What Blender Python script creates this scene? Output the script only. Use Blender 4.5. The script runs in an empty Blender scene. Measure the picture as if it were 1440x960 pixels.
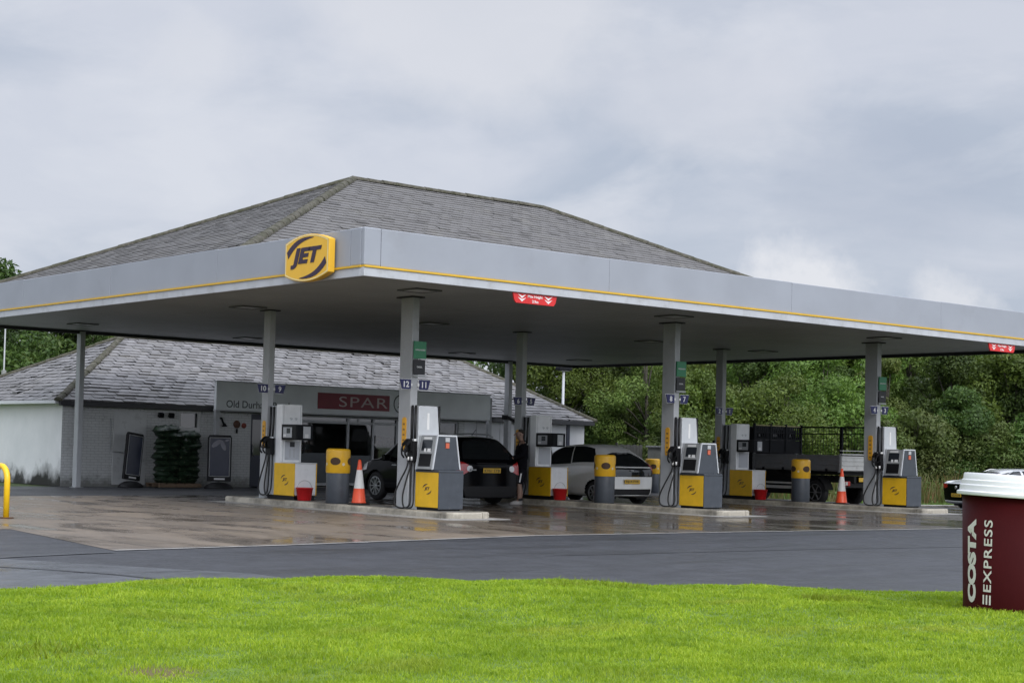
import bpy, math, random
import numpy as np
from mathutils import Vector, Matrix
R=math.radians
random.seed(7); rng=np.random.default_rng(7)
scene=bpy.context.scene
COL=scene.collection

# ------------------------------------------------------------------ helpers
class MB:
    def __init__(s): s.v=[]; s.f=[]; s.m=[]; s.sm=[]
    def add(s,vs,fs,m=0,smooth=False):
        o=len(s.v); s.v+= [tuple(map(float,p)) for p in vs]
        for f in fs: s.f.append(tuple(i+o for i in f)); s.m.append(m); s.sm.append(smooth)
        return s
    def box(s,x0,x1,y0,y1,z0,z1,m=0):
        v=[(x0,y0,z0),(x1,y0,z0),(x1,y1,z0),(x0,y1,z0),(x0,y0,z1),(x1,y0,z1),(x1,y1,z1),(x0,y1,z1)]
        return s.add(v,[(0,3,2,1),(4,5,6,7),(0,1,5,4),(1,2,6,5),(2,3,7,6),(3,0,4,7)],m)
    def obox(s,c,ax,ay,az,m=0):
        c=Vector(c);ax=Vector(ax);ay=Vector(ay);az=Vector(az)
        v=[c+i*ax+j*ay+k*az for k in(-1,1) for i,j in((-1,-1),(1,-1),(1,1),(-1,1))]
        return s.add(v,[(0,3,2,1),(4,5,6,7),(0,1,5,4),(1,2,6,5),(2,3,7,6),(3,0,4,7)],m)
    def bar(s,a,b,w,h=None,m=0):
        a=Vector(a);b=Vector(b);d=(b-a); L=d.length; d.normalize(); h=h or w
        up=Vector((0,0,1)) if abs(d.z)<.9 else Vector((0,1,0))
        x=d.cross(up).normalized(); y=x.cross(d)
        return s.obox((a+b)/2,x*w/2,d*L/2,y*h/2,m)
    def tube(s,pts,r,n=8,m=0,cap=True):
        pts=[Vector(p) for p in pts]; rs=r if hasattr(r,'__len__') else [r]*len(pts)
        vs=[];fs=[];px=None
        for i,p in enumerate(pts):
            d=(pts[min(i+1,len(pts)-1)]-pts[max(i-1,0)]).normalized()
            if px is None:
                px=d.orthogonal().normalized()
            px=(px-d*px.dot(d)).normalized(); py=d.cross(px)
            for k in range(n):
                a=2*math.pi*k/n; vs.append(p+rs[i]*(math.cos(a)*px+math.sin(a)*py))
        for i in range(len(pts)-1):
            for k in range(n):
                fs.append((i*n+k,i*n+(k+1)%n,(i+1)*n+(k+1)%n,(i+1)*n+k))
        if cap: fs.append(tuple(range(n))[::-1]); fs.append(tuple((len(pts)-1)*n+k for k in range(n)))
        return s.add(vs,fs,m,True)
    def lathe(s,prof,c=(0,0,0),n=32,m=0,axis='z',smooth=True,ms=None):
        vs=[];c=Vector(c)
        for r,z in prof:
            for k in range(n):
                a=2*math.pi*k/n; x,y=r*math.cos(a),r*math.sin(a)
                vs.append(c+(Vector((x,y,z)) if axis=='z' else Vector((z,x,y))))
        o=len(s.v); s.v+=[tuple(v) for v in vs]
        for i in range(len(prof)-1):
            for k in range(n):
                s.f.append((o+i*n+k,o+i*n+(k+1)%n,o+(i+1)*n+(k+1)%n,o+(i+1)*n+k)); s.m.append(ms[i] if ms else m); s.sm.append(smooth)
        return s
    def prism(s,poly,o,u,v,w,m=0,mside=None):
        """poly of (a,b) in the plane o+a*u+b*v, extruded by the vector w"""
        o=Vector(o);u=Vector(u);v=Vector(v);w=Vector(w); n=len(poly)
        A=[o+a*u+b*v for a,b in poly]; vs=A+[p+w for p in A]
        s.add(vs,[tuple(range(n))[::-1],tuple(range(n,2*n))],m)
        o2=len(s.v)-2*n
        for i in range(n):
            j=(i+1)%n; s.f.append((o2+i,o2+j,o2+n+j,o2+n+i)); s.m.append(m if mside is None else mside); s.sm.append(False)
        return s
    def text(s,body,o,u,v,height=None,width=None,depth=.004,shear=0,bold=0,m=0,align='l',fn=None,spacing=1.0):
        vs,fs=text_geo(body,depth,shear,bold,spacing)
        a=np.array(vs); x0,x1=a[:,0].min(),a[:,0].max(); y0,y1=a[:,1].min(),a[:,1].max()
        sy=height/(y1-y0) if height else width/(x1-x0); sx=width/(x1-x0) if width else sy
        if align=='c': x0=(x0+x1)/2
        out=[]
        if fn is None:
            o=Vector(o);u=Vector(u).normalized();v=Vector(v).normalized();n=u.cross(v)
        for p in vs:
            q=((p[0]-x0)*sx,(p[1]-y0)*sy,p[2])
            out.append(fn(*q) if fn else o+u*q[0]+v*q[1]+n*q[2])
        return s.add(out,fs,m)
    def build(s,name,mats,parent=None,world=False,bevel=0,recalc=True,seg=2):
        me=bpy.data.meshes.new(name)
        off=Vector((0,0,0))
        if world and parent is not None:
            o=parent
            while o is not None: off+=o.location; o=o.parent
        me.from_pydata([Vector(p)-off for p in s.v] if off.length else s.v,[],s.f)
        if not isinstance(mats,(list,tuple)): mats=[mats]
        for m in mats: me.materials.append(m)
        me.polygons.foreach_set('material_index',s.m); me.polygons.foreach_set('use_smooth',s.sm)
        if recalc:
            import bmesh
            b=bmesh.new(); b.from_mesh(me); bmesh.ops.recalc_face_normals(b,faces=b.faces); b.to_mesh(me); b.free()
        me.update()
        ob=bpy.data.objects.new(name,me); COL.objects.link(ob)
        if parent is not None: ob.parent=parent
        if bevel:
            md=ob.modifiers.new('bevel','BEVEL'); md.width=bevel; md.segments=seg; md.limit_method='ANGLE'; md.angle_limit=R(40); md.harden_normals=False
        return ob

_tc={}
def text_geo(body,depth,shear,bold,spacing=1.0):
    k=(body,depth,shear,bold,spacing)
    if k in _tc: return _tc[k]
    cu=bpy.data.curves.new('lettering','FONT'); cu.body=body; cu.extrude=depth/2; cu.shear=shear; cu.offset=bold; cu.resolution_u=4; cu.space_character=spacing
    ob=bpy.data.objects.new('lettering',cu); COL.objects.link(ob)
    dg=bpy.context.evaluated_depsgraph_get(); dg.update()
    me=bpy.data.meshes.new_from_object(ob.evaluated_get(dg))
    vs=[tuple(v.co) for v in me.vertices]; fs=[tuple(p.vertices) for p in me.polygons]
    bpy.data.objects.remove(ob); bpy.data.curves.remove(cu); bpy.data.meshes.remove(me)
    _tc[k]=(vs,fs); return vs,fs

def thing(name,label,cat,loc=(0,0,0),rz=0,group=None,kind=None):
    o=bpy.data.objects.new(name,None); COL.objects.link(o); o.location=loc; o.rotation_euler=(0,0,rz)
    o.empty_display_size=.2
    return tag(o,label,cat,group,kind)
def tag(o,label=None,cat=None,group=None,kind=None):
    if label: o['label']=label
    if cat: o['category']=cat
    if group: o['group']=group
    if kind: o['kind']=kind
    return o
def solo(mb,name,mats,label,cat,loc,group=None,bevel=0,recalc=True):
    """a thing that is one mesh, its origin at loc, built in world coordinates"""
    mb.v=[(p[0]-loc[0],p[1]-loc[1],p[2]-loc[2]) for p in mb.v]
    o=mb.build(name,mats,None,bevel=bevel,recalc=recalc); o.location=loc
    return tag(o,label,cat,group)
def struct(o): o['kind']='structure'; return o
def dup(root,loc,label=None,rz=None):
    r=root.copy(); COL.objects.link(r); r.location=loc
    if rz is not None: r.rotation_euler=(0,0,rz)
    if label: r['label']=label
    for ch in list(root.children):
        c=ch.copy(); COL.objects.link(c); c.parent=r
        for g in list(ch.children):
            d=g.copy(); COL.objects.link(d); d.parent=c
    return r

# ------------------------------------------------------------------ materials
def mat(name,col,rough=.5,metal=0.,var=.12,vs=4.,bump=0.,bs=40.,spec=.5,coat=0.,rvar=0.,dirt=None,ds=1.5,dth=(.55,.75)):
    m=bpy.data.materials.new(name); m.use_nodes=True; nt=m.node_tree; N=nt.nodes; L=nt.links
    b=N['Principled BSDF']; b.inputs['Roughness'].default_value=rough; b.inputs['Metallic'].default_value=metal
    b.inputs['Specular IOR Level'].default_value=spec; b.inputs['Coat Weight'].default_value=coat
    c=tuple(col)+(1,)
    tc=N.new('ShaderNodeTexCoord')
    nz=N.new('ShaderNodeTexNoise'); nz.inputs['Scale'].default_value=vs; nz.inputs['Detail'].default_value=5; L.new(tc.outputs['Object'],nz.inputs['Vector'])
    mr=N.new('ShaderNodeMapRange'); mr.inputs['From Min'].default_value=.3; mr.inputs['From Max'].default_value=.7; mr.inputs['To Min'].default_value=1-var; mr.inputs['To Max'].default_value=1+var
    L.new(nz.outputs['Fac'],mr.inputs['Value'])
    vm=N.new('ShaderNodeVectorMath'); vm.operation='SCALE'; vm.inputs[0].default_value=c[:3]; L.new(mr.outputs[0],vm.inputs['Scale'])
    out=vm.outputs[0]
    if dirt:
        n2=N.new('ShaderNodeTexNoise'); n2.inputs['Scale'].default_value=ds; n2.inputs['Detail'].default_value=8; n2.inputs['Roughness'].default_value=.65; L.new(tc.outputs['Object'],n2.inputs['Vector'])
        r2=N.new('ShaderNodeMapRange'); r2.inputs['From Min'].default_value=dth[0]; r2.inputs['From Max'].default_value=dth[1]; L.new(n2.outputs['Fac'],r2.inputs['Value'])
        mx=N.new('ShaderNodeMix'); mx.data_type='RGBA'; L.new(r2.outputs[0],mx.inputs['Factor']); L.new(out,mx.inputs['A']); mx.inputs['B'].default_value=tuple(dirt)+(1,); out=mx.outputs['Result']
    L.new(out,b.inputs['Base Color'])
    if rvar:
        r3=N.new('ShaderNodeMapRange'); r3.inputs['From Min'].default_value=.3; r3.inputs['From Max'].default_value=.7; r3.inputs['To Min'].default_value=max(.02,rough-rvar); r3.inputs['To Max'].default_value=rough+rvar
        n3=N.new('ShaderNodeTexNoise'); n3.inputs['Scale'].default_value=vs*1.7; n3.inputs['Detail'].default_value=6; L.new(tc.outputs['Object'],n3.inputs['Vector'])
        L.new(n3.outputs['Fac'],r3.inputs['Value']); L.new(r3.outputs[0],b.inputs['Roughness'])
    if bump:
        n4=N.new('ShaderNodeTexNoise'); n4.inputs['Scale'].default_value=bs; n4.inputs['Detail'].default_value=6; L.new(tc.outputs['Object'],n4.inputs['Vector'])
        bp=N.new('ShaderNodeBump'); bp.inputs['Strength'].default_value=bump; bp.inputs['Distance'].default_value=.02; L.new(n4.outputs['Fac'],bp.inputs['Height']); L.new(bp.outputs[0],b.inputs['Normal'])
    return m
MT={}
def P(k,*a,**kw): MT[k]=mat(k,*a,**kw); return MT[k]
P('fascia_grey',(.31,.328,.365),.42,0,.05,1.2,spec=.4,dirt=(.24,.245,.26),ds=.9,dth=(.58,1.0))
P('fascia_lip',(.47,.485,.51),.45,0,.06,2,dirt=(.30,.30,.29),ds=3,dth=(.5,.85))
P('stripe_yellow',(.66,.40,.03),.4,0,.06,5)
P('soffit_grey',(.36,.38,.37),.6,0,.08,1.5,dirt=(.22,.22,.20),ds=.6,dth=(.5,.8))
P('black_gap',(.01,.01,.011),.6,0,.1)
P('column_grey',(.40,.41,.42),.45,0,.06,3,dirt=(.25,.25,.24),ds=2.5,dth=(.58,.85))
P('pump_silver',(.56,.58,.60),.35,.15,.05,6,dirt=(.3,.3,.3),ds=5,dth=(.6,.9))
P('pump_white',(.82,.825,.82),.4,0,.05,6,dirt=(.42,.41,.38),ds=4,dth=(.6,.9))
P('pump_yellow',(.78,.46,.015),.38,0,.06,6,dirt=(.35,.2,.02),ds=5,dth=(.66,.95))
P('pump_charcoal',(.048,.056,.068),.45,0,.12,6,dirt=(.09,.09,.09),ds=6,dth=(.6,.85))
P('black_plastic',(.007,.007,.008),.5,0,.15,8,spec=.25)
P('rubber_black',(.010,.010,.011),.55,0,.2,10)
P('screen_dark',(.02,.024,.03),.15,0,.1)
P('print_white',(.78,.78,.77),.5,0,.04)
P('print_black',(.015,.015,.018),.5,0,.05)
P('jet_yellow',(.80,.46,.035),.42,0,.04,3)
P('jet_navy',(.030,.014,.040),.45,0,.06)
P('sign_navy',(.010,.012,.085),.45,0,.06)
P('sign_red',(.62,.022,.022),.4,0,.06)
P('sign_green',(.02,.20,.085),.4,0,.06)
P('plaque_yellow',(.72,.36,.02),.45,0,.08)
P('cone_orange',(.70,.075,.02),.45,0,.12,8,dirt=(.25,.07,.03),ds=8,dth=(.62,.85))
P('cone_white',(.62,.62,.61),.45,0,.06,8,dirt=(.3,.29,.27),ds=8,dth=(.58,.85))
P('bin_yellow',(.72,.40,.015),.4,0,.07,6,dirt=(.4,.22,.02),ds=6,dth=(.62,.9))
P('bucket_red',(.52,.012,.014),.35,0,.08,6)
P('steel',(.5,.5,.5),.35,.9,.08)
P('hoop_yellow',(.85,.52,.01),.35,0,.06,6,dirt=(.2,.1,.03),ds=9,dth=(.68,.8))
P('rust',(.10,.045,.02),.8,0,.3,20)
P('kerb_stone',(.42,.385,.315),.55,0,.22,5,.35,50,dirt=(.12,.11,.09),ds=1.6,dth=(.42,.66),rvar=.15)
P('island_top',(.22,.21,.19),.55,0,.2,3,.3,50,dirt=(.10,.095,.085),ds=1.8,dth=(.45,.7),rvar=.2)
P('gutter_black',(.018,.018,.022),.4,0,.1)
P('frame_grey',(.42,.43,.44),.4,0,.06)
P('frame_white',(.62,.62,.61),.45,0,.06)
P('board_grey',(.70,.73,.73),.45,0,.06,2)
P('spar_red',(.19,.006,.018),.45,0,.08)
P('vinyl_dark',(.06,.07,.08),.3,0,.12)
P('white_clad',(.62,.63,.64),.5,0,.05,2,dirt=(.4,.4,.38),ds=1.3,dth=(.6,.85))
P('navy_paint',(.014,.018,.04),.4,0,.1)
P('moss_tile',(.085,.078,.060),.85,0,.4,9,.6,35,dirt=(.045,.045,.022),ds=7,dth=(.42,.62))
P('skin',(.25,.155,.115),.55,0,.06)
P('hoodie_black',(.006,.006,.008),.9,0,.2,20,.2,60,spec=.08)
P('shorts_black',(.008,.008,.011),.85,0,.2,20,spec=.1)
P('trainer_grey',(.32,.31,.30),.6,0,.1)
P('hair_dark',(.02,.014,.010),.7,0,.2,40)
P('sack_green',(.017,.036,.018),.40,0,.55,9,.6,22,dirt=(.22,.21,.14),ds=11,dth=(.62,.66))
P('pallet_wood',(.16,.11,.07),.8,0,.2,12)
P('cup_maroon',(.043,.0042,.0048),.5,0,.08,3,.05,80,spec=.07,dirt=(.035,.004,.006),ds=3,dth=(.55,.9))
P('cup_lid',(.76,.76,.77),.42,0,.03,3,dirt=(.55,.55,.54),ds=4,dth=(.6,.9))
P('cup_print',(.62,.60,.55),.5,0,.04,6)
P('galv',(.34,.35,.35),.5,.3,.12,6)
P('car_black',(.0015,.0015,.0025),.14,0,.05,spec=.10)
P('car_silver',(.74,.74,.72),.22,.0,.03,spec=.5,coat=.6)
P('car_pale',(.62,.63,.65),.2,.2,.03,coat=.6)
P('glass_dark',(.008,.010,.012),.04,0,.05,spec=.6)
P('lamp_red',(.40,.010,.012),.15,0,.1,coat=.5)
P('lamp_clear',(.48,.48,.48),.1,.2,.05,coat=.5)
P('plate_yellow',(.62,.38,.03),.4,0,.05)
P('tyre',(.014,.014,.015),.75,0,.2,10)
P('rim',(.42,.43,.44),.3,.7,.05)
P('underbody',(.006,.006,.006),.9,0,.1)
P('truck_grey',(.15,.153,.158),.5,.1,.12,4,dirt=(.10,.09,.08),ds=4,dth=(.5,.8))
P('truck_dark',(.009,.010,.012),.65,0,.15,4,spec=.15)
P('alu_white',(.58,.58,.56),.45,.1,.08,5,dirt=(.3,.28,.25),ds=4,dth=(.55,.8))
P('cabinet_grey',(.27,.28,.26),.6,0,.1,4,dirt=(.15,.16,.13),ds=3,dth=(.5,.8))
P('fence_dark',(.05,.05,.045),.8,0,.2,5)
P('bark',(.065,.058,.045),.9,0,.3,12,.6,30)
P('shelf_goods',(.22,.16,.13),.6,0,.6,9)
P('interior',(.34,.34,.32),.8,0,.1)

def nodes(m): m.use_nodes=True; return m.node_tree.nodes,m.node_tree.links,m.node_tree.nodes['Principled BSDF']
def new(N,t,**kw):
    n=N.new('ShaderNode'+t)
    for k,v in kw.items():
        if k in n.inputs: n.inputs[k].default_value=v
        else: setattr(n,k,v)
    return n
def mrange(N,L,src,a,b,c,d):
    n=N.new('ShaderNodeMapRange'); n.inputs['From Min'].default_value=a; n.inputs['From Max'].default_value=b; n.inputs['To Min'].default_value=c; n.inputs['To Max'].default_value=d; L.new(src,n.inputs['Value']); return n.outputs[0]
def mixc(N,L,fac,A,B,mode='MIX'):
    n=N.new('ShaderNodeMix'); n.data_type='RGBA'; n.blend_type=mode
    for k,v in(('Factor',fac),('A',A),('B',B)):
        if isinstance(v,tuple): n.inputs[k].default_value=v if len(v)==4 else v+(1,)
        elif isinstance(v,(int,float)): n.inputs[k].default_value=v
        else: L.new(v,n.inputs[k])
    return n.outputs['Result']
def noise(N,L,vec,scale,detail=5,rough=.5,dist=0):
    n=N.new('ShaderNodeTexNoise'); n.inputs['Scale'].default_value=scale; n.inputs['Detail'].default_value=detail; n.inputs['Roughness'].default_value=rough; n.inputs['Distortion'].default_value=dist
    if vec is not None: L.new(vec,n.inputs['Vector'])
    return n.outputs['Fac']
def mapping(N,L,vec,scale=(1,1,1),rot=(0,0,0)):
    n=N.new('ShaderNodeMapping'); n.inputs['Scale'].default_value=scale; n.inputs['Rotation'].default_value=rot; L.new(vec,n.inputs['Vector']); return n.outputs[0]
def bumpn(N,L,h,strength,dist,b):
    n=N.new('ShaderNodeBump'); n.inputs['Strength'].default_value=strength; n.inputs['Distance'].default_value=dist; L.new(h,n.inputs['Height']); L.new(n.outputs[0],b.inputs['Normal']); return n

def concrete_mat():
    m=bpy.data.materials.new('wet_concrete'); N,L,b=nodes(m)
    g=new(N,'NewGeometry').outputs['Position']
    big=noise(N,L,g,.35,6,.6); st=noise(N,L,mapping(N,L,g,(1.6,.22,1),(0,0,R(12))),1.0,6,.6,.6); fine=noise(N,L,g,9,6,.6)
    med=noise(N,L,mapping(N,L,g,(1.3,.55,1),(0,0,R(12))),.8,7,.62,.5)
    sx=new(N,'SeparateXYZ'); L.new(g,sx.inputs[0]); ln=new(N,'Math',operation='MULTIPLY_ADD'); L.new(noise(N,L,mapping(N,L,g,(.5,.25,1)),1,5,.6),ln.inputs[0]); ln.inputs[1].default_value=7; L.new(sx.outputs[0],ln.inputs[2])
    lane=mrange(N,L,ln.outputs[0],4.0,9.0,0,1)
    # standing damp: more of it in the trafficked lanes between the islands
    wet_=new(N,'Math',operation='MULTIPLY_ADD'); L.new(lane,wet_.inputs[0]); wet_.inputs[1].default_value=.075; L.new(med,wet_.inputs[2])
    wet=mrange(N,L,wet_.outputs[0],.43,.64,0,1)
    c=mixc(N,L,mrange(N,L,big,.38,.62,0,1),(.215,.168,.122),(.165,.132,.100))
    c=mixc(N,L,mrange(N,L,st,.45,.66,0,.35),c,(.095,.080,.066))
    c=mixc(N,L,wet,c,(.105,.080,.058))
    # and those lanes get a darker colour, fading out toward the left
    lk=new(N,'Math',operation='MULTIPLY'); L.new(lane,lk.inputs[0]); lk.inputs[1].default_value=.85
    c=mixc(N,L,lk.outputs[0],c,(.036,.032,.029))
    c=mixc(N,L,mrange(N,L,fine,.45,.72,0,.5),c,(.20,.165,.13))
    oil=noise(N,L,g,1.3,4,.6)
    c=mixc(N,L,mrange(N,L,oil,.64,.72,0,.7),c,(.035,.032,.03))
    br=N.new('ShaderNodeTexBrick'); br.inputs['Scale'].default_value=1; br.inputs['Mortar Size'].default_value=.012; br.inputs['Brick Width'].default_value=6; br.inputs['Row Height'].default_value=4.5; br.offset=0
    L.new(g,br.inputs['Vector'])
    c=mixc(N,L,br.outputs['Fac'],c,(.03,.028,.026))
    L.new(c,b.inputs['Base Color'])
    L.new(mrange(N,L,wet,0,1,.46,.11),b.inputs['Roughness'])
    b.inputs['Specular IOR Level'].default_value=.5
    h=noise(N,L,g,28,4,.6); bumpn(N,L,h,.10,.006,b)
    return m
def asphalt_mat(name='asphalt',base=(.020,.021,.0245),hi=(.034,.036,.042),r=(.36,.6)):
    m=bpy.data.materials.new(name); N,L,b=nodes(m)
    g=new(N,'NewGeometry').outputs['Position']
    big=noise(N,L,g,.22,5,.6); st=noise(N,L,mapping(N,L,g,(.25,1.2,1),(0,0,R(-8))),1,6,.65,.4); fine=noise(N,L,g,34,4,.8); mot=noise(N,L,g,2.6,6,.7)
    c=mixc(N,L,mrange(N,L,big,.35,.65,0,1),base,hi)
    c=mixc(N,L,mrange(N,L,mot,.45,.68,0,.7),c,tuple(x*1.7 for x in hi)); c=mixc(N,L,mrange(N,L,mot,.30,.42,.7,0),c,tuple(x*.6 for x in base))
    c=mixc(N,L,mrange(N,L,st,.5,.7,0,.6),c,tuple(x*.62 for x in base))
    c=mixc(N,L,mrange(N,L,fine,.45,.70,0,.75),c,(.095,.099,.107)); c=mixc(N,L,mrange(N,L,fine,.28,.42,.7,0),c,(.008,.008,.009))
    L.new(c,b.inputs['Base Color'])
    L.new(mrange(N,L,st,.35,.65,r[1],r[0]),b.inputs['Roughness'])
    b.inputs['Specular IOR Level'].default_value=.36
    bumpn(N,L,fine,.5,.008,b)
    return m
def brick_white_mat():
    m=bpy.data.materials.new('painted_brick'); N,L,b=nodes(m)
    g=new(N,'NewGeometry').outputs['Position']
    # bricks run along x+y so both wall faces get courses
    sx=new(N,'SeparateXYZ'); L.new(g,sx.inputs[0])
    ad=new(N,'Math',operation='ADD'); L.new(sx.outputs[0],ad.inputs[0]); L.new(sx.outputs[1],ad.inputs[1])
    cb=new(N,'CombineXYZ'); L.new(ad.outputs[0],cb.inputs[0]); L.new(sx.outputs[2],cb.inputs[1])
    br=N.new('ShaderNodeTexBrick'); br.inputs['Scale'].default_value=1; br.inputs['Brick Width'].default_value=.225; br.inputs['Row Height'].default_value=.075; br.inputs['Mortar Size'].default_value=.006; br.inputs['Mortar Smooth'].default_value=.3
    L.new(cb.outputs[0],br.inputs['Vector'])
    nz=noise(N,L,g,1.1,6,.6); n2=noise(N,L,g,6,6,.7)
    c=mixc(N,L,mrange(N,L,nz,.35,.65,0,1),(.62,.63,.62),(.52,.53,.52))
    c=mixc(N,L,mrange(N,L,n2,.58,.75,0,.8),c,(.25,.25,.24))
    c=mixc(N,L,br.outputs['Fac'],c,(.37,.375,.37))
    # damp splash line near the ground, a real stain with a ragged edge
    ad2=new(N,'Math',operation='MULTIPLY_ADD'); L.new(n2,ad2.inputs[0]); ad2.inputs[1].default_value=-.5; L.new(sx.outputs[2],ad2.inputs[2])
    c=mixc(N,L,mrange(N,L,ad2.outputs[0],-.18,.10,.75,0),c,(.10,.10,.085))
    L.new(c,b.inputs['Base Color']); b.inputs['Roughness'].default_value=.65
    iv=new(N,'Math',operation='SUBTRACT'); iv.inputs[0].default_value=1; L.new(br.outputs['Fac'],iv.inputs[1])
    bumpn(N,L,iv.outputs[0],.5,.006,b)
    return m
def render_white_mat():
    m=bpy.data.materials.new('white_render'); N,L,b=nodes(m)
    g=new(N,'NewGeometry').outputs['Position']; sx=new(N,'SeparateXYZ'); L.new(g,sx.inputs[0])
    n1=noise(N,L,g,1.2,6,.65); n2=noise(N,L,mapping(N,L,g,(1.2,1.2,1.1)),1.3,6,.58)
    c=mixc(N,L,mrange(N,L,n1,.35,.7,0,1),(.80,.80,.79),(.70,.71,.70))
    h=new(N,'Math',operation='MULTIPLY_ADD'); L.new(n2,h.inputs[0]); h.inputs[1].default_value=-1.5; L.new(sx.outputs[2],h.inputs[2])
    # mildew thickest toward the shop corner (small y)
    yy=mrange(N,L,sx.outputs[1],19,24,0,.42)
    h2=new(N,'Math',operation='ADD'); L.new(h.outputs[0],h2.inputs[0]); L.new(yy,h2.inputs[1])
    c=mixc(N,L,mrange(N,L,h2.outputs[0],-.50,.02,.97,0),c,(.022,.022,.018))
    c=mixc(N,L,mrange(N,L,h.outputs[0],-.62,-.42,.9,0),c,(.02,.02,.016))
    L.new(c,b.inputs['Base Color']); b.inputs['Roughness'].default_value=.75
    bumpn(N,L,noise(N,L,g,30,4,.6),.25,.008,b)
    return m
def slate_mat(name,A,B,rough):
    m=bpy.data.materials.new(name); N,L,b=nodes(m)
    ge=new(N,'NewGeometry'); rnd=ge.outputs['Random Per Island']; g=ge.outputs['Position']
    c=mixc(N,L,rnd,A,B)
    r2=new(N,'Math',operation='MULTIPLY'); L.new(rnd,r2.inputs[0]); r2.inputs[1].default_value=37.7
    fr=new(N,'Math',operation='FRACT'); L.new(r2.outputs[0],fr.inputs[0])
    c=mixc(N,L,mrange(N,L,fr.outputs[0],.95,.99,0,.6),c,tuple(x*.45 for x in A))
    c=mixc(N,L,mrange(N,L,noise(N,L,g,1.1,7,.7),.52,.75,0,.55),c,(.20,.19,.165))
    c=mixc(N,L,mrange(N,L,noise(N,L,g,14,5,.7),.6,.75,0,.5),c,(.09,.088,.075))
    L.new(c,b.inputs['Base Color']); 
    L.new(mrange(N,L,fr.outputs[0],0,1,rough-.1,rough+.15),b.inputs['Roughness'])
    bumpn(N,L,noise(N,L,g,20,5,.6),.3,.006,b)
    return m
def leaf_mat(name,A,B,C,tr=.35,pat=.6):
    m=bpy.data.materials.new(name); N,L,b=nodes(m)
    ge=new(N,'NewGeometry'); oi=new(N,'ObjectInfo')
    c=mixc(N,L,ge.outputs['Random Per Island'],A,B)
    c=mixc(N,L,mrange(N,L,noise(N,L,ge.outputs['Position'],pat,3,.5),.4,.65,0,.8),c,C)
    hs=new(N,'HueSaturation'); L.new(c,hs.inputs['Color']); L.new(mrange(N,L,oi.outputs['Random'],0,1,.465,.502),hs.inputs['Hue']); L.new(mrange(N,L,oi.outputs['Random'],0,1,.75,1.25),hs.inputs['Value'])
    c=hs.outputs[0]
    L.new(c,b.inputs['Base Color']); b.inputs['Roughness'].default_value=.5; b.inputs['Specular IOR Level'].default_value=.35
    t=new(N,'BsdfTranslucent'); L.new(c,t.inputs['Color']); mx=new(N,'MixShader'); mx.inputs[0].default_value=tr
    L.new(b.outputs[0],mx.inputs[1]); L.new(t.outputs[0],mx.inputs[2]); L.new(mx.outputs[0],N['Material Output'].inputs['Surface'])
    return m
def glass_mat():
    m=bpy.data.materials.new('window_glass'); m.use_nodes=True; N=m.node_tree.nodes; L=m.node_tree.links; N.remove(N['Principled BSDF'])
    t=new(N,'BsdfTransparent'); t.inputs[0].default_value=(.62,.66,.65,1); g=new(N,'BsdfGlossy'); g.inputs['Roughness'].default_value=.02
    lw=new(N,'Fresnel'); lw.inputs[0].default_value=1.85; mx=new(N,'MixShader'); L.new(lw.outputs[0],mx.inputs[0]); L.new(t.outputs[0],mx.inputs[1]); L.new(g.outputs[0],mx.inputs[2])
    L.new(mx.outputs[0],N['Material Output'].inputs['Surface']); return m
MT['concrete']=concrete_mat(); MT['asphalt']=asphalt_mat(); MT['asphalt_old']=asphalt_mat('asphalt_old',(.06,.064,.07),(.09,.095,.105),(.22,.45)); MT['asphalt_dark']=asphalt_mat('asphalt_dark',(.022,.023,.026),(.034,.036,.04),(.3,.5))
MT['brick']=brick_white_mat(); MT['render']=render_white_mat(); MT['glass']=glass_mat()
MT['slate']=slate_mat('roof_slate',(.122,.116,.113),(.134,.128,.125),.6); MT['slate_shop']=slate_mat('shop_slate',(.172,.167,.168),(.222,.215,.217),.5)
MT['leaf_dark']=leaf_mat('leaf_dark',(.032,.074,.016),(.090,.155,.030),(.042,.085,.018))
MT['leaf_mid']=leaf_mat('leaf_mid',(.066,.140,.022),(.150,.250,.040),(.080,.140,.026))
MT['leaf_olive']=leaf_mat('leaf_olive',(.080,.142,.028),(.170,.232,.052),(.092,.145,.034))
MT['leaf_weed']=leaf_mat('leaf_weed',(.068,.145,.030),(.115,.205,.045),(.115,.145,.045))
MT['straw']=leaf_mat('straw',(.24,.16,.06),(.13,.16,.04),(.07,.12,.03),.35,1.2)
# ------------------------------------------------------------------ ground, road, lawn
def smooth(t): t=np.clip(t,0,1); return t*t*(3-2*t)
NX,NY=.352,.936                         # normal of the far road, away from the forecourt
def ground_z(x,y):
    x=np.asarray(x,float); y=np.asarray(y,float)
    s=NX*x+NY*y
    dip=-.37*smooth((x-22.6)/2.6)*(1-smooth((s-19.6)/9))
    hill=smooth((s-24.5)/15)*3.0*smooth((x-23.5)/5)
    behind=smooth((y-31)/25)*2.0*(1-smooth((x-20)/8))
    return dip+hill+behind
def axis(lo,hi,step,far):
    a=list(np.arange(lo,hi+step/2,step)); p=a[0]; d=step*2; L=[]
    while p>-far: p-=d; d*=1.5; L.append(p)
    q=a[-1]; d=step*2; H=[]
    while q<far: q+=d; d*=1.5; H.append(q)
    return np.array(L[::-1]+a+H)
gx=axis(-24,56,1.,900); gy=axis(-26,50,1.,900)
X,Y=np.meshgrid(gx,gy); Z=ground_z(X,Y)-.012
vs=np.stack([X,Y,Z],-1).reshape(-1,3); nx=len(gx)
fs=[(j*nx+i,j*nx+i+1,(j+1)*nx+i+1,(j+1)*nx+i) for j in range(len(gy)-1) for i in range(nx-1)]
b=MB(); b.add(vs,fs,0,True)
m=bpy.data.materials.new('earth_grass'); N,L,bs=nodes(m); g=new(N,'NewGeometry').outputs['Position']
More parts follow.
